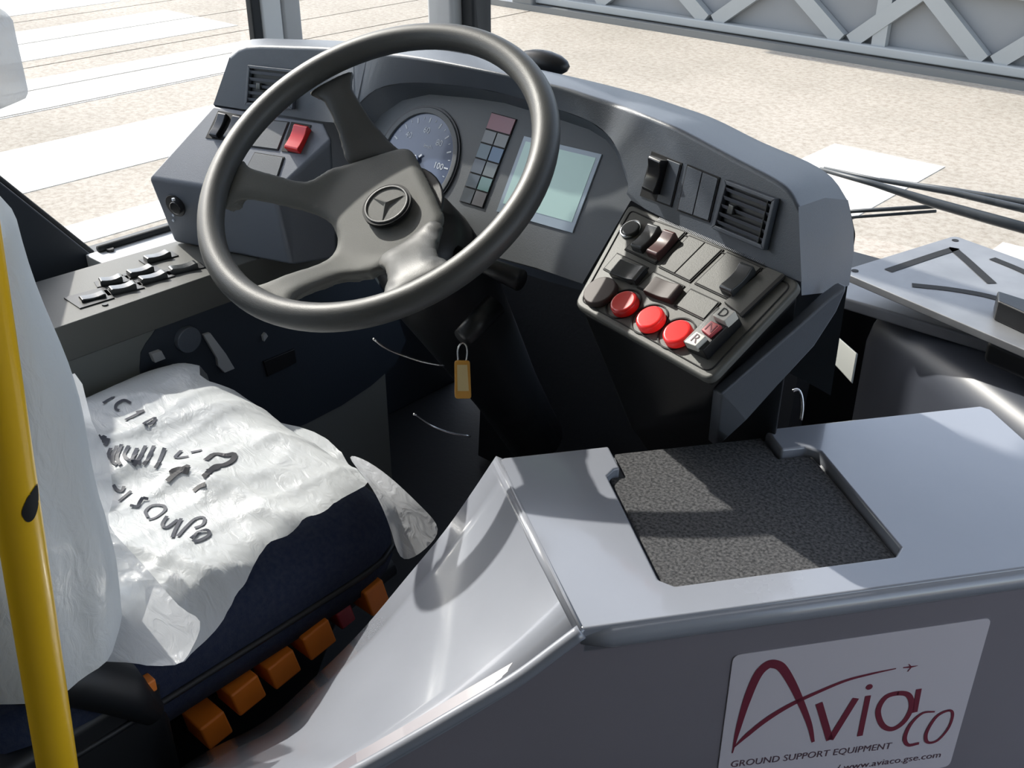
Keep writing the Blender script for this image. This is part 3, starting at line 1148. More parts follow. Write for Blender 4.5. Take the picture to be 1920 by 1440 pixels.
# emblem
ec = FW.px(725, 384, HB + .009)
HE = HB
HB = HB + .004
em = disc('emblem', FW, *ec, .0275, HB - .004, HB + .0055, M['pad'], sw, n=40, bevel=.001)
ring('emblem_ring', FW, *ec, .0262, .0295, HB, HB + .0075, M['wheel'], em, bevel=.001, n=48)
ring('emblem_groove', FW, *ec, .0295, .0325, HB, HB + .0058, M['seam'], em, n=48)
for k in range(3):
    an = math.radians(90 + 120 * k)
    an2, an3 = an + math.radians(90), an - math.radians(90)
    tip = FW.p(ec[0] + .0258 * math.cos(an), ec[1] + .0258 * math.sin(an), HB + .006)
    s1 = FW.p(ec[0] + .0045 * math.cos(an + math.radians(60)), ec[1] + .0045 * math.sin(an + math.radians(60)), HB + .0055)
    s2 = FW.p(ec[0] + .0045 * math.cos(an - math.radians(60)), ec[1] + .0045 * math.sin(an - math.radians(60)), HB + .0055)
    cc_ = FW.p(ec[0], ec[1], HB + .0095)
    lo = FW.p(ec[0], ec[1], HB + .004)
    mesh('star_arm', [tip, s1, cc_, s2, lo], [[0, 1, 2], [0, 2, 3], [0, 4, 1], [0, 3, 4], [1, 4, 2], [2, 4, 3]], M['console'], em)

HB = HE
# steering column with its stalk
colm = empty('steering_column', W0 - FW.n * .6, 'black steering column shroud below the wheel', 'steering column')
a0_, a1_ = W0 - FW.n * .118, W0 - FW.n * .34
tube('shroud', [a0_, a0_ - FW.n * .05, a0_ - FW.n * .12, a1_, a1_ - FW.n * .20, V(*(a1_ - FW.n * .38))], [.062, .072, .078, .07, .055, .05], M['black'], colm, seg=24)
st0 = W0 - FW.n * .15
tube('stalk', [st0 + FW0.r * .05, st0 + FW0.r * .11 - FW0.u * .01, st0 + FW0.r * .17 - FW0.u * .02], [.010, .011, .014], M['black'], colm, seg=12)
kp = dep(868, 640, 1.36)
tube('ignition_lock', [kp + V(0, .06, .03), kp + V(0, 0, .004)], [.016, .014], M['black'], colm, seg=16)

# key with amber tag
FT = Fr(dep(866, 705, 1.355), 48, 12)
kt = empty('key_tag', FT.p(0, -.035), 'amber plastic key tag hanging from the ignition on a wire ring', 'key tag')
tq = rounded(FT.quad([(852, 676), (881, 676), (884, 747), (853, 747)]), .004)
plate('holder', FT, tq, -.002, .002, M['tag'], kt, bevel=.0008)
plate('paper_insert', FT, FT.quad([(857, 684), (876, 684), (879, 733), (858, 733)], .0022), .0018, .0026, M['paper'], kt)
tube('split_ring', [dep(x, y, 1.353) for x, y in catmull([(859, 677), (858, 658), (862, 647), (868, 643), (874, 648), (876, 660), (874, 677)], 4)], .0012, M['steel'], kt, seg=8)

# thin bright cables in the footwell
for pts, d, lb in (([(700, 635), (722, 652), (748, 664), (790, 678), (832, 686)], 1.38, 'short pale cable under the steering wheel rim, upper of two'),
                   ([(776, 776), (792, 788), (812, 800), (845, 812), (882, 818)], 1.46, 'short pale cable in the dark footwell, lower of two')):
    o = tube('cable', [dep(x, y, d + .004 * i) for i, (x, y) in enumerate(catmull([V(*p) for p in pts], 4))], .0016, M['steel'], None, seg=8)
    tag(o, lb, 'cable', 'cables in the footwell')

# ------------------------------------------------------------------ left side console
side = empty('side_console', (-1.45, .8, FLOORZ), 'grey side console with rocker switches under the side window', 'console')
XC = -1.362
ztop = 1.0
FS = Fr(V(XC, .8, ztop), axes=(V(0, 1, 0), V(-1, 0, 0), UPZ))     # a forward, b outward
yb, yf = .42, 1.16
box('lower_panel', (XW + .004, yb, FLOORZ), (XC - .006, yf, .945), M['wallgrey'], side)
topq = [(yb - .8, 0), (yf - .8, 0), (yf - .8, .150), (yb - .8, .185)]
plate('top_plate', FS, topq, -.056, 0, M['console'], side, bevel=.002)
# rockers on the plate, read from the photo
for (pa, pb) in (((272, 485), (317, 473)), ((240, 512), (285, 500)), ((262, 524), (310, 511)), ((186, 527), (228, 519)), ((205, 543), (253, 532)), ((318, 505), (368, 494))):
    mA, mB = V(*FS.px(*pa, .006)), V(*FS.px(*pb, .006))
    d = (mB - mA) / np.linalg.norm(mB - mA)
    nn_ = V(-d[1], d[0])
    bz = plate('switch_bezel', FS, [tuple(mA - d * .006 + nn_ * .012), tuple(mB + d * .010 + nn_ * .012), tuple(mB + d * .010 - nn_ * .012), tuple(mA - d * .006 - nn_ * .012)], -.001, .002, M['black'], side)
    rocker(FS, pa, pb, .017, bz, M['rockerg'], rise=.010)
bz = plate('switch_bezel', FS, FS.quad([(120, 560), (195, 540), (215, 560), (150, 580)]), -.001, .002, M['black'], side)
rocker(FS, (150, 561), (196, 550), .017, bz, M['rocker'], rise=.007)
disc('screw', FS, *FS.px(197, 572), .0045, -.001, .002, M['black'], side, n=14)
# dark recessed service panel below
FP = Fr(V(XC - .005, .8, .8), axes=(V(0, 1, 0), UPZ, V(1, 0, 0)))
sp_ = FP.quad([(262, 690), (285, 628), (330, 580), (420, 545), (640, 470), (760, 640), (640, 760), (420, 850), (300, 850)])
plate('service_panel', FP, [tuple(p) for p in catmull([V(*q) for q in sp_], 3, True)], -.004, .001, M['wallblue'], side)
disc('service_knob', FP, *FP.px(348, 634), .021, 0, .012, M['dash'], side, bevel=.002)
plate('release_lever', FP, FP.quad([(381, 628), (394, 624), (424, 664), (440, 691), (421, 699), (409, 686), (407, 672)], .008), .002, .009, M['greytrim'], side, bevel=.001)
plate('socket_cover', FP, FP.quad([(494, 678), (552, 654), (556, 680), (502, 706)], .004), 0, .005, M['black'], side, bevel=.001)
plate('clip', FP, FP.quad([(283, 664), (302, 657), (310, 672), (290, 680)], .008), 0, .01, M['greytrim'], side, bevel=.001)
plate('small_lever', FP, FP.quad([(493, 630), (498, 624), (502, 630), (495, 640)], .006), 0, .007, M['greytrim'], side)

# kick panel and pedals in the footwell
kick = prism3('kick_panel', [V(-1.34, 1.42, .92), V(-.66, 1.42, .92), V(-.66, 1.38, .41), V(-1.34, 1.38, .41)],
              [V(-1.34, 1.47, .92), V(-.66, 1.47, .92), V(-.66, 1.43, .41), V(-1.34, 1.43, .41)], M['floor'])
tag(kick, 'black lining of the footwell under the dashboard', 'panel')
for k, (x, lb) in enumerate(((-1.02, 'black brake pedal in the dark footwell, left of two'), (-.84, 'black accelerator pedal in the dark footwell, right of two'))):
    pd = empty('pedal', (x, 1.06, FLOORZ), lb, 'pedal', 'foot pedals')
    Fp_ = Fr(V(x, 1.06, .50), 90, 50)
    plate('pad', Fp_, rounded([(-.04, -.07), (.04, -.07), (.04, .07), (-.04, .07)], .012), -.008, .008, M['black'], pd, bevel=.003)
    tube('arm', [V(x, 1.07, .50), V(x, 1.13, .56), V(x, 1.16, .62)], .010, M['black'], pd)
    for j in range(4):
        plate('tread', Fp_, [(-.033, -.05 + j * .03), (.033, -.05 + j * .03), (.033, -.04 + j * .03), (-.033, -.04 + j * .03)], .007, .011, M['black'], pd)

# ------------------------------------------------------------------ driver's desk (right foreground) with the recessed mat
ZB = 1.0
A_, B_ = onz(1250, 1100, ZB), onz(1700, 1040, ZB)
e1 = (B_ - A_) / np.linalg.norm(B_ - A_)
e2 = V(-e1[1], e1[0], 0)
OB = onz(1090, 1180, ZB)


def D(a, b, z):
    return V(*(OB + e1 * a + e2 * b)[:2], z)


desk = empty('driver_desk', D(.25, .15, FLOORZ), 'blue-grey moulded desk with a sloping flank beside the driver seat', 'desk')
rw0, rw1, rd0, rd1, rn0, rn1 = .089, .338, .041, .243, .107, .297
# top ring around the recess as one slab with a hole (notched towards the back)
E1R, E2B = .575, .289
topo = [(0, 0), (E1R - .02, 0), (E1R, .01), (.582, E2B - .01), (.574, E2B), (rn1, E2B), (rn1, rd1), (rw1 - .012, rd1), (rw1, rd1 - .012), (rw1, rd0 + .012), (rw1 - .012, rd0),
        (rw0 + .012, rd0), (rw0, rd0 + .012), (rw0, rd1 - .012), (rw0 + .012, rd1), (rn0, rd1), (rn0, E2B), (-.015, E2B), (-.023, E2B - .006)]
prism3('desk_top', [D(a, b, ZB) for a, b in topo], [D(a, b, ZB - .03) for a, b in topo], M['desk'], desk, bevel=.004, segs=3)
tray = [(rw0 - .01, rd0 - .01), (rw1 + .01, rd0 - .01), (rw1 + .01, rd1 + .01), (rn1 + .005, rd1 + .01), (rn1 + .005, E2B - .002), (rn0 - .005, E2B - .002), (rn0 - .005, rd1 + .01), (rw0 - .01, rd1 + .01)]
prism3('recess_floor', [D(a, b, ZB - .016) for a, b in tray], [D(a, b, ZB - .03) for a, b in tray], M['desk'], desk)
# front face and body
fz = [(0.0, 0.0, ZB - .012), (-.053, 0, .956), (-.102, 0, .928), (-.162, 0, .893), (-.207, 0, .868), (-.235, 0, .85)]
fzb = [(.56, 0, ZB - .012), (.56, 0, FLOORZ), (-.50, 0, FLOORZ)]
fpts = [D(a, b, z) for a, b, z in fz]
poly = [D(.572, 0, ZB - .012)] + fpts + [D(-.235, 0, FLOORZ), D(.572, 0, FLOORZ)]
prism3('front_panel', poly, [p + e2 * .02 for p in poly], M['deskshade'], desk)
# rounded front lip
lipp = [D(.575 * i / 20, .006, ZB - .014) for i in range(21)]
tube('front_lip', lipp, [.007] + [.0135] * 20, M['desk'], desk, seg=16)
# flank: ruled, twisted strip between the front curve and the back curve
bk = [(-.023, .289, 1.0), (-.054, .289, .950), (-.086, .288, .902), (-.132, .286, .843), (-.187, .280, .774), (-.242, .268, .716), (-.313, .248, .652), (-.39, .215, .612), (-.47, .17, .585)]
bk3 = []
for (a, b, z), pxx in zip(bk, [(930, 855), (880, 930), (830, 1000), (760, 1085), (680, 1180), (600, 1260), (500, 1350), (400, 1402), (330, 1445)]):
    bk3.append(on(*pxx, D(0, b, 0), e2))
fr3 = [on(*pxx, D(0, 0.0, 0), e2) for pxx in [(1090, 1178), (1050, 1208), (980, 1260), (920, 1297), (850, 1338), (760, 1390), (700, 1424), (670, 1440), (645, 1454)]]
fr3 = [V(*q) for q in fr3]
bs, fs_ = catmull(bk3, 4), catmull(fr3, 4)
vs, fs = [], []
NS = 6
for k in range(NS + 1):
    t = k / NS
    for i in range(len(bs)):
        p = fs_[i] * (1 - t) + bs[i] * t
        vs.append(p)
nb = len(bs)
for k in range(NS):
    for i in range(nb - 1):
        fs.append([k * nb + i, k * nb + i + 1, (k + 1) * nb + i + 1, (k + 1) * nb + i])
fk = mesh('flank', vs, fs, M['desk'], desk, smooth=True, fixn=True, solid=.012, soff=-1)
# rounded ridges along both borders of the flank
tube('flank_front_edge', [p + V(0, 0, -.004) for p in fs_], .007, M['desk'], desk, seg=12)
tube('flank_top_edge', [D(0, .004, ZB - .006), D(-.0115, .145, ZB - .006), D(-.022, .286, ZB - .006)], .0065, M['desk'], desk, seg=12)
prism3('flank_skirt', [fs_[-1], bs[-1], V(bs[-1][0], bs[-1][1], FLOORZ), V(fs_[-1][0], fs_[-1][1], FLOORZ)],
       [q + e1 * .012 for q in (fs_[-1], bs[-1], V(bs[-1][0], bs[-1][1], FLOORZ), V(fs_[-1][0], fs_[-1][1], FLOORZ))], M['deskshade'], desk)
# back and right closing panels
prism3('back_panel', [D(-.02, E2B - .02, ZB - .03), D(.57, E2B - .02, ZB - .03), D(.57, E2B - .02, FLOORZ), D(-.02, E2B - .02, FLOORZ)],
       [D(-.02, E2B - .002, ZB - .03), D(.57, E2B - .002, ZB - .03), D(.57, E2B - .002, FLOORZ), D(-.02, E2B - .002, FLOORZ)], M['deskshade'], desk)
prism3('right_panel', [D(.56, .02, ZB - .02), D(.575, .02, ZB - .02), D(.575, E2B - .02, ZB - .02), D(.56, E2B - .02, ZB - .02)],
       [D(.56, .02, FLOORZ), D(.575, .02, FLOORZ), D(.575, E2B - .02, FLOORZ), D(.56, E2B - .02, FLOORZ)], M['deskshade'], desk)
# ribbed carpet mat lying in the recess
FM = Fr(D(0, 0, ZB - .016), axes=(e1, e2, UPZ))
mp_ = [(rw0 + .006, rd0 + .006), (rw1 - .006, rd0 + .006), (rw1 - .006, rd1 - .004), (rn1 - .006, rd1 - .004), (rn1 - .006, E2B - .004), (rn0 + .006, E2B - .004), (rn0 + .006, rd1 - .004), (rw0 + .006, rd1 - .004)]
mo = plate('desk_mat', FM, mp_, .0005, .007, M['carpet'], None, bevel=.002)
tag(mo, 'black textured square mat lying in the recess of the desk', 'mat')

# sticker with the printed logo
FSK = Fr(D(0, 0, 0), axes=(e1, UPZ, -e2))


def SP(x, y):
    return FSK.px(x, y, .0015)


s_l, s_r = .1485, .4165
s_t, s_b = .9425, .735
stk = plate('sticker', FSK, rounded([(s_l, s_b), (s_r, s_b), (s_r, s_t), (s_l, s_t)], .008), .0003, .0012, M['sticker'], desk)
stk['label'] = 'white rounded sticker with a maroon logo'


def stroke(name, pts, widths, mt, parent, fr=FSK, h=.0016, th=.0006):
    pts = [V(*p) for p in pts]
    n = len(pts)
    L, R = [], []
    for i in range(n):
        t = pts[min(i + 1, n - 1)] - pts[max(i - 1, 0)]
        t = t / (np.linalg.norm(t) + 1e-12)
        nr = V(-t[1], t[0])
        L.append(pts[i] + nr * widths[i] / 2)
        R.append(pts[i] - nr * widths[i] / 2)
    vs = [fr.p(*p, h) for p in L + R]
    fs = [[i, i + 1, n + i + 1, n + i] for i in range(n - 1)]
    return mesh(name, vs, fs, mt, parent, fixn=False)


def zpx(pts):      # points read on the enlarged crop of the sticker
    return [SP(1320 + x / 3.2, 1120 + y / 3.2) for x, y in pts]


def wlin(ws, n):
    return list(np.interp(np.linspace(0, 1, n), np.linspace(0, 1, len(ws)), ws))


c1 = catmull([V(*p) for p in zpx([(170, 935), (205, 790), (260, 610), (320, 470), (375, 410), (420, 400), (470, 425), (530, 520), (590, 650), (635, 770), (655, 868)])], 6)
stroke('logo_letter', c1, wlin([.0012, .0055, .0085, .0095, .0105, .0105, .0095, .0085, .007, .0055, .0035], len(c1)), M['maroon'], stk)
c2 = catmull([V(*p) for p in zpx([(175, 905), (260, 825), (380, 730), (520, 645), (680, 570), (850, 500), (1000, 460), (1152, 427)])], 6)
stroke('logo_swoosh', c2, wlin([.001, .0055, .0062, .0055, .0042, .0034, .0026, .0012], len(c2)), M['maroon'], stk)
for pts, wd in (([(690, 635), (755, 855)], .0075), ([(912, 605), (757, 855)], .0075), ([(985, 590), (935, 832)], .0062)):
    stroke('logo_letter', zpx(pts), [wd, wd], M['maroon'], stk)
dt = zpx([(992, 538)])[0]
disc('logo_dot', FSK, *dt, .0036, .001, .0017, M['maroon'], stk, n=18)
oc = catmull([V(*p) for p in zpx([(1170, 575), (1090, 600), (1045, 680), (1070, 765), (1130, 790), (1200, 745), (1245, 660), (1230, 590)])], 6, True)
stroke('logo_letter', list(oc) + [oc[0], oc[1]], [.0062] * (len(oc) + 2), M['maroon'], stk)
stroke('logo_letter', zpx([(1290, 550), (1265, 690)]), [.0062, .0058], M['maroon'], stk)
c3 = catmull([V(*p) for p in zpx([(1385, 685), (1310, 695), (1240, 760), (1205, 840), (1225, 885), (1290, 875)])], 6)
stroke('logo_letter', c3, wlin([.002, .003, .0042, .0048, .0042, .0035], len(c3)), M['maroon'], stk, h=.0018)
oc = catmull([V(*p) for p in zpx([(1470, 678), (1395, 715), (1335, 810), (1340, 868), (1400, 858), (1465, 785), (1492, 705)])], 6, True)
stroke('logo_letter', list(oc) + [oc[0], oc[1]], wlin([.003, .0038, .0042, .0032, .003, .0032, .003], len(oc) + 2), M['maroon'], stk, h=.0018)
# small aeroplane at the end of the swoosh
stroke('logo_plane', zpx([(1195, 422), (1240, 418), (1282, 410)]), [.0012, .0022, .0006], M['maroon'], stk)
stroke('logo_plane', zpx([(1228, 400), (1244, 418), (1222, 446)]), [.0008, .0018, .0008], M['maroon'], stk)
t0_, t1_ = zpx([(150, 1005)])[0], zpx([(1135, 890)])[0]
cx_, cz_ = (t0_[0] + t1_[0]) / 2, (t0_[1] + t1_[1]) / 2
text('sticker_print', FSK, 'GROUND SUPPORT EQUIPMENT', cx_, cz_, .0128, M['printgrey'], stk, h=.0016, rot=math.atan2(t1_[1] - t0_[1], t1_[0] - t0_[0]), xs=(t1_[0] - t0_[0]) / .1905)
t0_, t1_ = zpx([(770, 1030)])[0], zpx([(1452, 940)])[0]
text('sticker_print', FSK, '/ www.aviaco.gse.com', (t0_[0] + t1_[0]) / 2, (t0_[1] + t1_[1]) / 2, .0125, M['printgrey'], stk, h=.0016, rot=math.atan2(t1_[1] - t0_[1], t1_[0] - t0_[0]), xs=(t1_[0] - t0_[0]) / .121)

# ------------------------------------------------------------------ right side: plate, brackets, rounded cover
ZP = 1.0
plt = empty('mounting_plate', onz(1720, 520, ZP) - V(0, 0, .01), 'light grey slotted metal plate beside the windscreen', 'plate')
FPn = Fr(V(*onz(1575, 508, ZP)), axes=(V(math.sin(math.radians(105)), math.cos(math.radians(105)), 0), V(-math.cos(math.radians(105)), math.sin(math.radians(105)), 0), UPZ))
pq = [FPn.px(1575, 508), FPn.px(1800, 445)]
pdp = pq[1][1]
ppoly = rounded([(0, 0), (.62, 0), (.62, pdp), (0, pdp)], .012)
plate('sheet', FPn, ppoly, -.012, 0, M['plate'], plt, bevel=.0015)
for pts in ([(1665, 508), (1780, 470), (1793, 472), (1860, 532)], [(1710, 535), (1790, 544), (1870, 560), (1960, 592)], [(1860, 485), (1920, 510), (1990, 545)]):
    c_ = catmull([V(*FPn.px(*p)) for p in pts], 5)
    stroke('slot', c_, [.015] * len(c_), M['seam'], plt, fr=FPn, h=.0008)
for p in ((1603, 508), (1791, 451)):
    disc('hole', FPn, *FPn.px(*p), .0055, -.002, .0008, M['seam'], plt, n=16)
pbk = FPn.quad([(1868, 578), (1925, 600), (1940, 640), (1880, 602)])
plate('clamp_block', FPn, FPn.quad([(1862, 580), (1990, 622), (1990, 660), (1862, 600)]), 0, .03, M['black'], plt, bevel=.003)
# black bracket and clamp hanging below the plate edge
cb0 = on(1850, 650, FPn.o, FPn.u)
a_, b_ = FPn.px(1850, 640)
plate('hanger', FPn, [(a_ - .02, .01), (a_ + .25, .01), (a_ + .25, .09), (a_ - .02, .09)], -.050, -.012, M['black'], plt, bevel=.010, segs=3)
# rounded dark cover below the plate
zc = .925
L0, L1 = onz(1632, 574, zc), onz(1920, 796, zc)
dirv = (L1 - L0) / np.linalg.norm(L1 - L0)
nb_ = V(dirv[1], -dirv[0], 0)
if nb_ @ (-L0) < 0: nb_ = -nb_          # towards the viewer
prof = [(0, -.50), (0, -.06), (-.008, -.03), (-.022, -.008), (-.045, .002), (-.10, .010), (-.14, .012), (-.14, -.50)]
vs, fs = [], []
stations = [0, .03, .35, .75]
for j, t in enumerate(stations):
    for a, z in prof:
        vs.append(L0 + dirv * t + nb_ * a + V(0, 0, z))
n_ = len(prof)
for j in range(len(stations) - 1):
    for i in range(n_):
        fs.append([j * n_ + i, j * n_ + (i + 1) % n_, (j + 1) * n_ + (i + 1) % n_, (j + 1) * n_ + i])
fs += [list(range(n_)), [(len(stations) - 1) * n_ + i for i in range(n_)][::-1]]
cov = mesh('heater_cover', vs, fs, mat('cover_plastic', (76, 80, 90), .4, var=.06, vscale=5), None, bevel=.008, segs=3, angle=50)
tag(cov, 'rounded dark cover under the metal plate, right of the console', 'cover')
# light bracket between the console and the cover
FB1 = Fr(dep(1570, 660, 1.50), 118, 35)
br = plate('angle_bracket', FB1, FB1.quad([(1532, 648), (1556, 618), (1606, 662), (1596, 718)]), -.004, 0, M['bracket'], None, bevel=.001)
tag(br, 'short light metal angle bracket between console and rounded cover', 'bracket')
hk = tube('hook', [dep(x, y, 1.42) for x, y in catmull([V(1486, 733), V(1496, 731), V(1503, 742), V(1505, 765), V(1502, 788)], 5)], .0022, M['steel'], None, seg=8)
tag(hk, 'thin bent metal hook in the dark gap behind the desk', 'hook')

# ------------------------------------------------------------------ wipers outside the windscreen
YWp = 1.93
wp = empty('windscreen_wiper', ony(1900, 430, YWp) - V(0, 0, .1), 'black windscreen wiper lying low outside the glass', 'wiper')


def wline(name, pts, r, flat=1.):
    return tube(name, [ony(x, y, YWp + dy) for x, y, dy in pts], r, M['wiper'], wp, seg=10, flat=flat)


wline('blade', [(1537, 317, .0), (1640, 345, 0), (1753, 381, 0), (1860, 411, 0), (2010, 452, 0)], [.004, .006, .009, .010, .010])
wline('blade_carrier', [(1545, 315, .02), (1650, 338, .02), (1787, 361, .02), (1920, 392, .02), (2010, 412, .02)], [.003, .004, .006, .007, .007])
wline('upper_arm', [(1650, 336, .05), (1790, 358, .05), (1920, 380, .05), (2010, 396, .05)], [.003, .006, .007, .007])
wline('link_rod', [(1560, 400, .03), (1600, 396, .03), (1755, 387, .03)], [.004, .004, .004])
wline('link_rod', [(1560, 412, .03), (1605, 407, .03), (1755, 396, .03)], [.003, .003, .003])

# ------------------------------------------------------------------ driver seat
SX0, SX1, SY0, SY1, SZ = -1.345, -.858, .20, .750, .865
scx, scy, shx, shy = (SX0 + SX1) / 2, (SY0 + SY1) / 2, (SX1 - SX0) / 2, (SY1 - SY0) / 2


def seat_z(x, y, roll=.035):
    u, v = (x - scx) / shx, (y - scy) / shy
    m = max(abs(u), abs(v))
    e = min(1.25, (abs(u) ** 9 + abs(v) ** 9) ** (1 / 9))
    bol = min(1., max(0., (-u - .05) / .95))
    return SZ + .036 * bol * bol * (3 - 2 * bol) + .012 * math.cos(min(1, abs(u)) * 1.5) - (roll * max(0, (e - .78) / .22) ** 2.2 if e > .78 else 0)


seat = empty('driver_chair', (scx, scy, FLOORZ), 'dark blue driver seat with orange adjustment buttons along its side', 'chair')
vs, fs = [], []
NR, NA = 10, 56
def sup(a, k):
    c_, s_ = math.cos(a), math.sin(a)
    rr = (abs(c_) ** 9 + abs(s_) ** 9) ** (-1 / 9)
    return scx + shx * k * c_ * rr, scy + shy * k * s_ * rr
for j in range(NR + 1):
    k = j / NR
    for i in range(NA):
        x, y = sup(2 * math.pi * i / NA, k)
        vs.append(V(x, y, seat_z(x, y)))
for zz, kk_ in ((-.07, 1.012), (-.10, 1.012), (-.125, .985)):
    for i in range(NA):
        x, y = sup(2 * math.pi * i / NA, kk_)
        vs.append(V(x, y, SZ + zz))
for j in range(NR + 3):
    for i in range(NA):
        fs.append([j * NA + i, j * NA + (i + 1) % NA, (j + 1) * NA + (i + 1) % NA, (j + 1) * NA + i])
fs.append([(NR + 3) * NA + i for i in range(NA)])
cus = mesh('cushion', vs, fs, M['seatblue'], seat, smooth=True)
tube('piping', [V(*sup(2 * math.pi * i / 72, 1.014), SZ - .085) for i in range(72)], .0045, M['seatblack'], cus, seg=8, closed=True)
box('seat_pan', (SX0 + .01, SY0, SZ - .165), (SX1 - .035, SY1 - .02, SZ - .12), M['seatblack'], seat, bevel=.012, segs=3)
prism3('seat_base', [V(SX0 + .02, SY0 + .02, SZ - .165), V(SX1 - .06, SY0 + .02, SZ - .165), V(SX1 - .06, SY1 - .06, SZ - .165), V(SX0 + .02, SY1 - .06, SZ - .165)],
       [V(SX0 + .03, SY0 + .05, FLOORZ), V(SX1 - .16, SY0 + .05, FLOORZ), V(SX1 - .16, SY1 - .10, FLOORZ), V(SX0 + .03, SY1 - .10, FLOORZ)], M['seatblack'], seat, bevel=.01)
# button rail and buttons
XB = SX1 - .020
def sidept(x, y, X):
    return onx(x, y, X)
r0, r1 = sidept(372, 1385, XB), sidept(725, 1100, XB)
tube('button_rail', [V(XB - .03, r0[1] - .03, r0[2] + .004), V(XB - .03, r1[1] + .03, r1[2] + .004)], .018, M['seatblack'], seat, seg=12)
def sbtn(px_, ly, lz, mt, nm='seat_button', out=.030):
    p = sidept(*px_, XB + out * .5)
    tdir = (r1 - r0) / np.linalg.norm(r1 - r0)
    up_ = np.cross(V(1, 0, 0), tdir)
    if up_[2] < 0: up_ = -up_
    def q(dx, dt, du): return p + V(dx, 0, 0) + tdir * dt + up_ * du
    t_ = [q(out * .55, -ly / 2, -lz / 2), q(out * .55, ly / 2, -lz / 2), q(out * .35, ly / 2, lz / 2), q(out * .35, -ly / 2, lz / 2)]
    b_ = [q(-out, -ly / 2, -lz / 2), q(-out, ly / 2, -lz / 2), q(-out, ly / 2, lz / 2), q(-out, -ly / 2, lz / 2)]
    return prism3(nm, t_, b_, mt, seat, bevel=.003)
sbtn((395, 1360), .034, .034, M['orange'])
sbtn((455, 1295), .040, .034, M['orange'])
sbtn((522, 1247), .040, .034, M['orange'])
sbtn((588, 1192), .042, .036, M['orange'])
sbtn((642, 1152), .024, .026, mat('seat_button_red', (150, 52, 66), .45), out=.02)
sbtn((696, 1114), .032, .040, M['orange'])
# rear black handle
tube('recline_lever', [onx(40, 1262, -.87), onx(140, 1268, -.86), onx(220, 1290, -.85), onx(285, 1335, -.85)], [.03, .03, .028, .015], M['seatblack'], seat, seg=14)
box('orange_release', onx(268, 1288, -.85) - V(.008, .012, .008), onx(268, 1288, -.85) + V(.008, .012, .008), M['orange'], seat, bevel=.002)
box('side_shield', (SX1 - .03, .16, .56), (SX1 + .004, .385, .815), M['seatblack'], seat, bevel=.012, segs=3)
# backrest and headrest
def slab(name, secs, mt, parent, seg=28, pw=4., **k):
    """stack of super-ellipse sections (cx, cy, z, half width, half depth)"""
    vs, fs = [], []
    for (cx, cyy, z, hw, hd) in secs:
        for i in range(seg):
            a = 2 * math.pi * i / seg
            c_, s_ = math.cos(a), math.sin(a)
            rr = (abs(c_) ** pw + abs(s_) ** pw) ** (-1 / pw)
            vs.append(V(cx + hw * c_ * rr, cyy + hd * s_ * rr, z))
    for j in range(len(secs) - 1):
        for i in range(seg):
            fs.append([j * seg + i, j * seg + (i + 1) % seg, (j + 1) * seg + (i + 1) % seg, (j + 1) * seg + i])
    fs.append(list(range(seg))[::-1])
    fs.append([(len(secs) - 1) * seg + i for i in range(seg)])
    return mesh(name, vs, fs, mt, parent, smooth=True, **k)


bx = -1.10
slab('backrest', [(bx, .25, .86, .225, .055), (bx, .235, 1.0, .235, .065), (bx, .21, 1.2, .235, .065), (bx, .20, 1.34, .225, .06), (bx, .20, 1.39, .19, .045)], M['seatblue'], seat)
slab('headrest', [(bx + .02, .30, 1.405, .12, .04), (bx + .02, .325, 1.43, .145, .055), (bx + .02, .33, 1.48, .145, .055), (bx + .02, .33, 1.505, .12, .04)], M['seatblue'], seat)

# plastic bag over the backrest
slab('x', [], None, None) if False else None
bag_secs = []
rng = random.Random(3)


def bagmesh(name, secs, mt, label, cat, group=None, amp=.010, seg=56, rows=26):
    z0, z1 = secs[0][2], secs[-1][2]
    S = np.array(secs)
    vs, fs = [], []
    for j in range(rows + 1):
        z = z0 + (z1 - z0) * j / rows
        cx, cyy, hw, hd = [np.interp(z, S[:, 2], S[:, k]) for k in (0, 1, 3, 4)]
        for i in range(seg):
            a = 2 * math.pi * i / seg
            c_, s_ = math.cos(a), math.sin(a)
            rr = (abs(c_) ** 3.5 + abs(s_) ** 3.5) ** (-1 / 3.5)
            wv_ = amp * (math.sin(5 * a + 9 * z) * .5 + math.sin(11 * a - 17 * z + 1) * .3 + math.sin(3 * a + 31 * z) * .3)
            vs.append(V(cx + (hw + wv_) * c_ * rr, cyy + (hd + wv_) * s_ * rr, z))
    for j in range(rows):
        for i in range(seg):
            fs.append([j * seg + i, j * seg + (i + 1) % seg, (j + 1) * seg + (i + 1) % seg, (j + 1) * seg + i])
    fs.append([rows * seg + i for i in range(seg)])
    o = mesh(name, vs, fs, mt, None, smooth=True)
    return tag(o, label, cat, group)


bagmesh('plastic_cover', [(bx + .02, .28, .915, .275, .095), (bx + .025, .275, 1.05, .282, .10), (bx + .025, .265, 1.2, .282, .10), (bx + .025, .26, 1.36, .283, .10), (bx + .015, .24, 1.395, .25, .08), (bx, .22, 1.405, .205, .06)],
        M['sheet'], 'white plastic bag pulled over the seat backrest behind the yellow pole', 'plastic cover', amp=.008)
bagmesh('plastic_cover', [(bx + .02, .31, 1.408, .15, .06), (bx + .03, .342, 1.43, .185, .078), (bx + .03, .346, 1.49, .185, .078), (bx + .025, .342, 1.517, .15, .055)],
        M['film'], 'crinkled clear plastic bag over the headrest at the upper left edge', 'plastic cover', amp=.008)

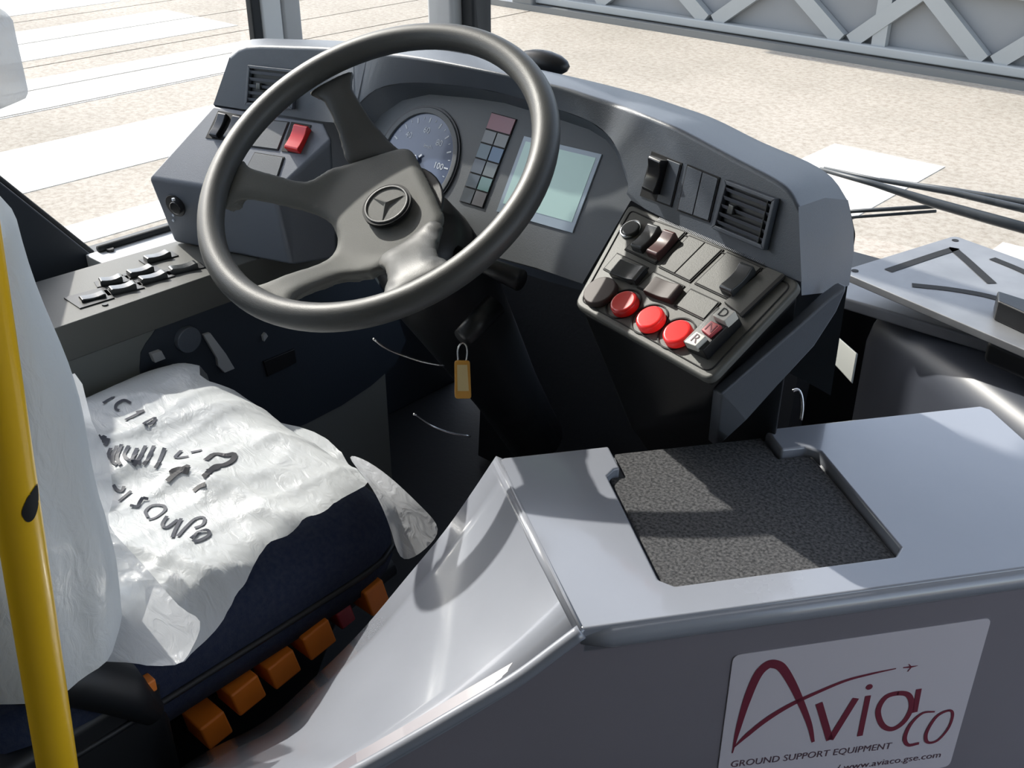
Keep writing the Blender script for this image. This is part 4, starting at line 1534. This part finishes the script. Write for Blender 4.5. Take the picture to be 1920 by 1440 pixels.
# sheet lying over the cushion
def sheet_z(x, y):
    u = (x * .6 + y * .8)
    v = (-x * .8 + y * .6)
    rid = lambda t: (1 - abs(math.sin(t))) ** 2.5
    wr = .0075 * rid(11 * v + 1.6 * math.sin(5 * u + .6)) + .0055 * rid(19 * v - 4 * u + 2.3 * math.sin(9 * u + 1)) \
        + .004 * rid(13 * u + 2.2 * math.sin(12 * v)) + .003 * rid(37 * v + 3 * math.sin(15 * u)) + .0022 * rid(31 * u + 9 * v + 3 * math.sin(19 * v)) \
        + .003 * math.sin(9 * u + 4 * math.sin(11 * v)) - .004
    return max(seat_z(x, y, .030) + .012 + wr, SZ - .045 + wr)


spx = [(128, 690), (180, 676), (240, 669), (300, 673), (375, 703), (450, 739), (560, 800), (640, 848), (692, 902), (640, 935), (560, 985), (500, 1022), (462, 1090), (420, 1160), (370, 1215), (330, 1246), (240, 1240), (120, 1215), (60, 1100), (40, 900), (60, 760)]
# unproject on the sheet surface itself (fixed point on z)
def onsheet(x, y, f=None):
    z = SZ
    for _ in range(24):
        p = onz(x, y, z)
        z = .5 * z + .5 * (f or sheet_z)(float(p[0]), float(p[1]))
    return onz(x, y, z)
poly = [V(max(q[0], -1.350), q[1]) for q in (onsheet(x, y) for x, y in spx)]
poly = [tuple(p) for p in catmull(poly, 3, True)]
v2, f2, bb = field(poly, .0075)
top = [V(a, b, sheet_z(a, b)) for a, b in v2]
sh_ = mesh('plastic_sheet', top, f2, M['sheet'], None, smooth=True, fixn=False)
tag(sh_, 'wrinkled white plastic sheet with black handwriting over the seat cushion', 'plastic sheet')

# flap of thinner film hanging over the front right corner of the cushion
fl_px = [(640, 846, .0), (690, 862, .0), (745, 905, -.01), (795, 955, -.03), (832, 992, -.05), (800, 1030, -.055), (752, 1062, -.06), (738, 1010, -.03), (722, 960, -.01), (692, 902, 0)]
fvec = [onz(x, y, SZ + .004 + dz) for x, y, dz in fl_px]
fcn = np.mean(fvec, 0) + V(0, 0, .006)
fa = mesh('plastic_flap', fvec + [fcn], [[i, (i + 1) % len(fvec), len(fvec)] for i in range(len(fvec))], M['film'], None, smooth=True, fixn=False, sub=2)
tag(fa, 'loose flap of clear film hanging off the front corner of the seat', 'plastic film')

# film falling from the backrest onto the rear of the cushion
fpx = [(60, 770), (140, 700), (172, 790), (200, 850), (212, 930), (205, 985), (270, 1060), (335, 1135), (375, 1165), (360, 1215), (328, 1247), (235, 1242), (115, 1222), (70, 1100), (50, 900)]
fzs = [.17, .20, .13, .10, .07, .05, .035, .02, .012, .006, .006, .01, .03, .09, .16]
fvec = []
for (x, y), dz in zip(fpx, fzs):
    fvec.append(onz(x, y, SZ + .016 + dz))
bmv = bmesh.new()
bvs = [bmv.verts.new(tuple(p)) for p in catmull(fvec, 3, True)]
bes = [bmv.edges.new((bvs[i], bvs[(i + 1) % len(bvs)])) for i in range(len(bvs))]
bmesh.ops.triangle_fill(bmv, edges=bes, use_beauty=True, normal=Vector((.5, -.3, .8)))
bmesh.ops.subdivide_edges(bmv, edges=bmv.edges[:], cuts=2, use_grid_fill=True)
bmv.verts.index_update()
fv_ = [np.array(v.co) for v in bmv.verts]
ff_ = [[v.index for v in f.verts] for f in bmv.faces]
bmv.free()
fo = mesh('plastic_drape', fv_, ff_, M['film'], None, smooth=True, fixn=False)
tag(fo, 'thin plastic film draping from the backrest onto the cushion rear', 'plastic film')

# handwriting on the sheet: each line is one thing drawn as strokes
def zs(pts):
    return [(x / 2.2326, 640 + y / 2.2326) for x, y in pts]


def hand(strokes, wd, mt, nm):
    for k, st in enumerate(strokes):
        cv = catmull([V(*p) for p in zs(st)], 4)
        ps = [onsheet(x, y) for x, y in cv]
        n = len(ps)
        L_, R_ = [], []
        for i in range(n):
            t = ps[min(i + 1, n - 1)] - ps[max(i - 1, 0)]
            t[2] = 0
            t = t / (np.linalg.norm(t) + 1e-9)
            nr = V(-t[1], t[0], 0) * wd
            for lst, q in ((L_, ps[i] + nr), (R_, ps[i] - nr)):
                q[2] = sheet_z(q[0], q[1]) + .0016
                lst.append(q)
        mesh(nm, L_ + R_, [[i, i + 1, n + i + 1, n + i] for i in range(n - 1)], mt, sh_, fixn=False)


rowA = [[(325, 130), (345, 118), (352, 140)], [(335, 175), (365, 180), (388, 160), (400, 150)], [(405, 150), (412, 165), (395, 190)],
        [(398, 212), (410, 200), (422, 212), (415, 230), (400, 228), (398, 212)], [(425, 235), (455, 225), (475, 235), (450, 250), (432, 262)],
        [(548, 262), (520, 250), (490, 265), (485, 285), (500, 292)], [(570, 300), (605, 292)], [(600, 295), (560, 315), (525, 332)], [(600, 350), (630, 330), (650, 322), (640, 345), (610, 352)]]
rowB = [[(412, 398), (425, 410), (440, 402), (435, 425), (455, 412), (440, 440)], [(465, 450), (455, 480), (475, 500)], [(490, 440), (470, 500), (490, 520)], [(510, 435), (490, 490), (505, 520)],
        [(540, 440), (520, 480), (545, 500), (570, 470)], [(575, 450), (555, 500), (590, 515)], [(610, 440), (585, 490), (560, 525)], [(645, 440), (620, 495), (600, 520)],
        [(690, 450), (670, 500), (650, 535)], [(760, 460), (735, 490), (790, 485)], [(800, 468), (830, 462), (845, 458)]]
rowB2 = [[(710, 555), (750, 540), (790, 548)], [(790, 520), (740, 555), (700, 590)], [(860, 500), (900, 475), (950, 480), (980, 475), (975, 500), (940, 520), (905, 525), (880, 545), (850, 572)], [(870, 545), (905, 535), (912, 525)], [(860, 600), (830, 615), (810, 632)]]
rowC = [[(475, 605), (490, 625), (510, 630), (520, 610)], [(550, 630), (520, 655), (500, 672)], [(600, 655), (585, 680), (575, 695), (545, 690)], [(600, 660), (622, 664)],
        [(620, 740), (610, 715), (640, 690), (685, 692), (690, 712), (655, 740), (622, 750)], [(700, 735), (680, 770), (700, 782), (745, 750)], [(760, 745), (735, 790), (722, 825)], [(745, 820), (780, 780), (820, 745), (855, 742), (850, 770), (815, 785)],
        [(800, 830), (830, 800), (870, 795), (875, 815), (840, 835), (810, 842)]]
hand(rowA, .0020, M['ink'], 'ink_stroke')
hand(rowB, .0024, M['ink'], 'ink_stroke')
hand(rowB2, .0036, M['inkdark'], 'ink_stroke')
hand(rowC, .0021, M['ink'], 'ink_stroke')

# ------------------------------------------------------------------ yellow pole
pt_ = dep(40, 760, .92)
pb_ = dep(108, 1440, .92)
pz = [dep(39, 1000, .78)]
pole = empty('grab_pole', (pz[0][0], pz[0][1], FLOORZ), 'yellow painted grab pole at the left edge in front of the seat', 'pole')
p1 = dep(39, 1000, .78)
# keep it nearly upright: find the top and bottom on the image line at the same plane
pn = V(_sy * 1.0, -_cy, 0)
plow = on(108, 1440, p1, pn)
pup = on(-38, 510, p1, pn)
dirp = (pup - plow) / np.linalg.norm(pup - plow)
lo_ = plow + dirp * ((FLOORZ - plow[2]) / dirp[2])
hi_ = plow + dirp * ((2.45 - plow[2]) / dirp[2])
PR = .0160
tube('tube', [lo_, plow, pup, hi_], PR, M['yellow'], pole, seg=32)
disc('floor_flange', Fr(lo_ + V(0, 0, .0), axes=(V(1, 0, 0), V(0, 1, 0), UPZ)), 0, 0, .04, 0, .008, M['yellow'], pole, bevel=.002)
# black worn spot on the paint, wrapped on the tube
cs = on(54, 932, p1, pn)
t_ = np.dot(cs - plow, dirp)
axp = plow + dirp * t_
tocam = CAM - axp
tocam = tocam - dirp * (tocam @ dirp)
tocam /= np.linalg.norm(tocam)
sd = np.cross(dirp, tocam)
ol = [(-.55, -.024), (-.30, -.027), (.0, -.022), (.35, -.008), (.55, .010), (.50, .022), (.20, .021), (-.25, .014), (-.55, .002), (-.70, -.010)]
ol = [(a * .85, b * .52) for a, b in ol]
ol = [tuple(p) for p in catmull([V(*p) for p in ol], 3, True)]
v3, f3, bb = field(ol, .05)
cvs = []
for da, dh in v3:
    an = .75 + da
    cvs.append(axp + dirp * dh + (tocam * math.cos(an) + sd * math.sin(an)) * (PR + .0006))
mesh('paint_chip', cvs, f3, M['seam'], pole, fixn=False, smooth=True)
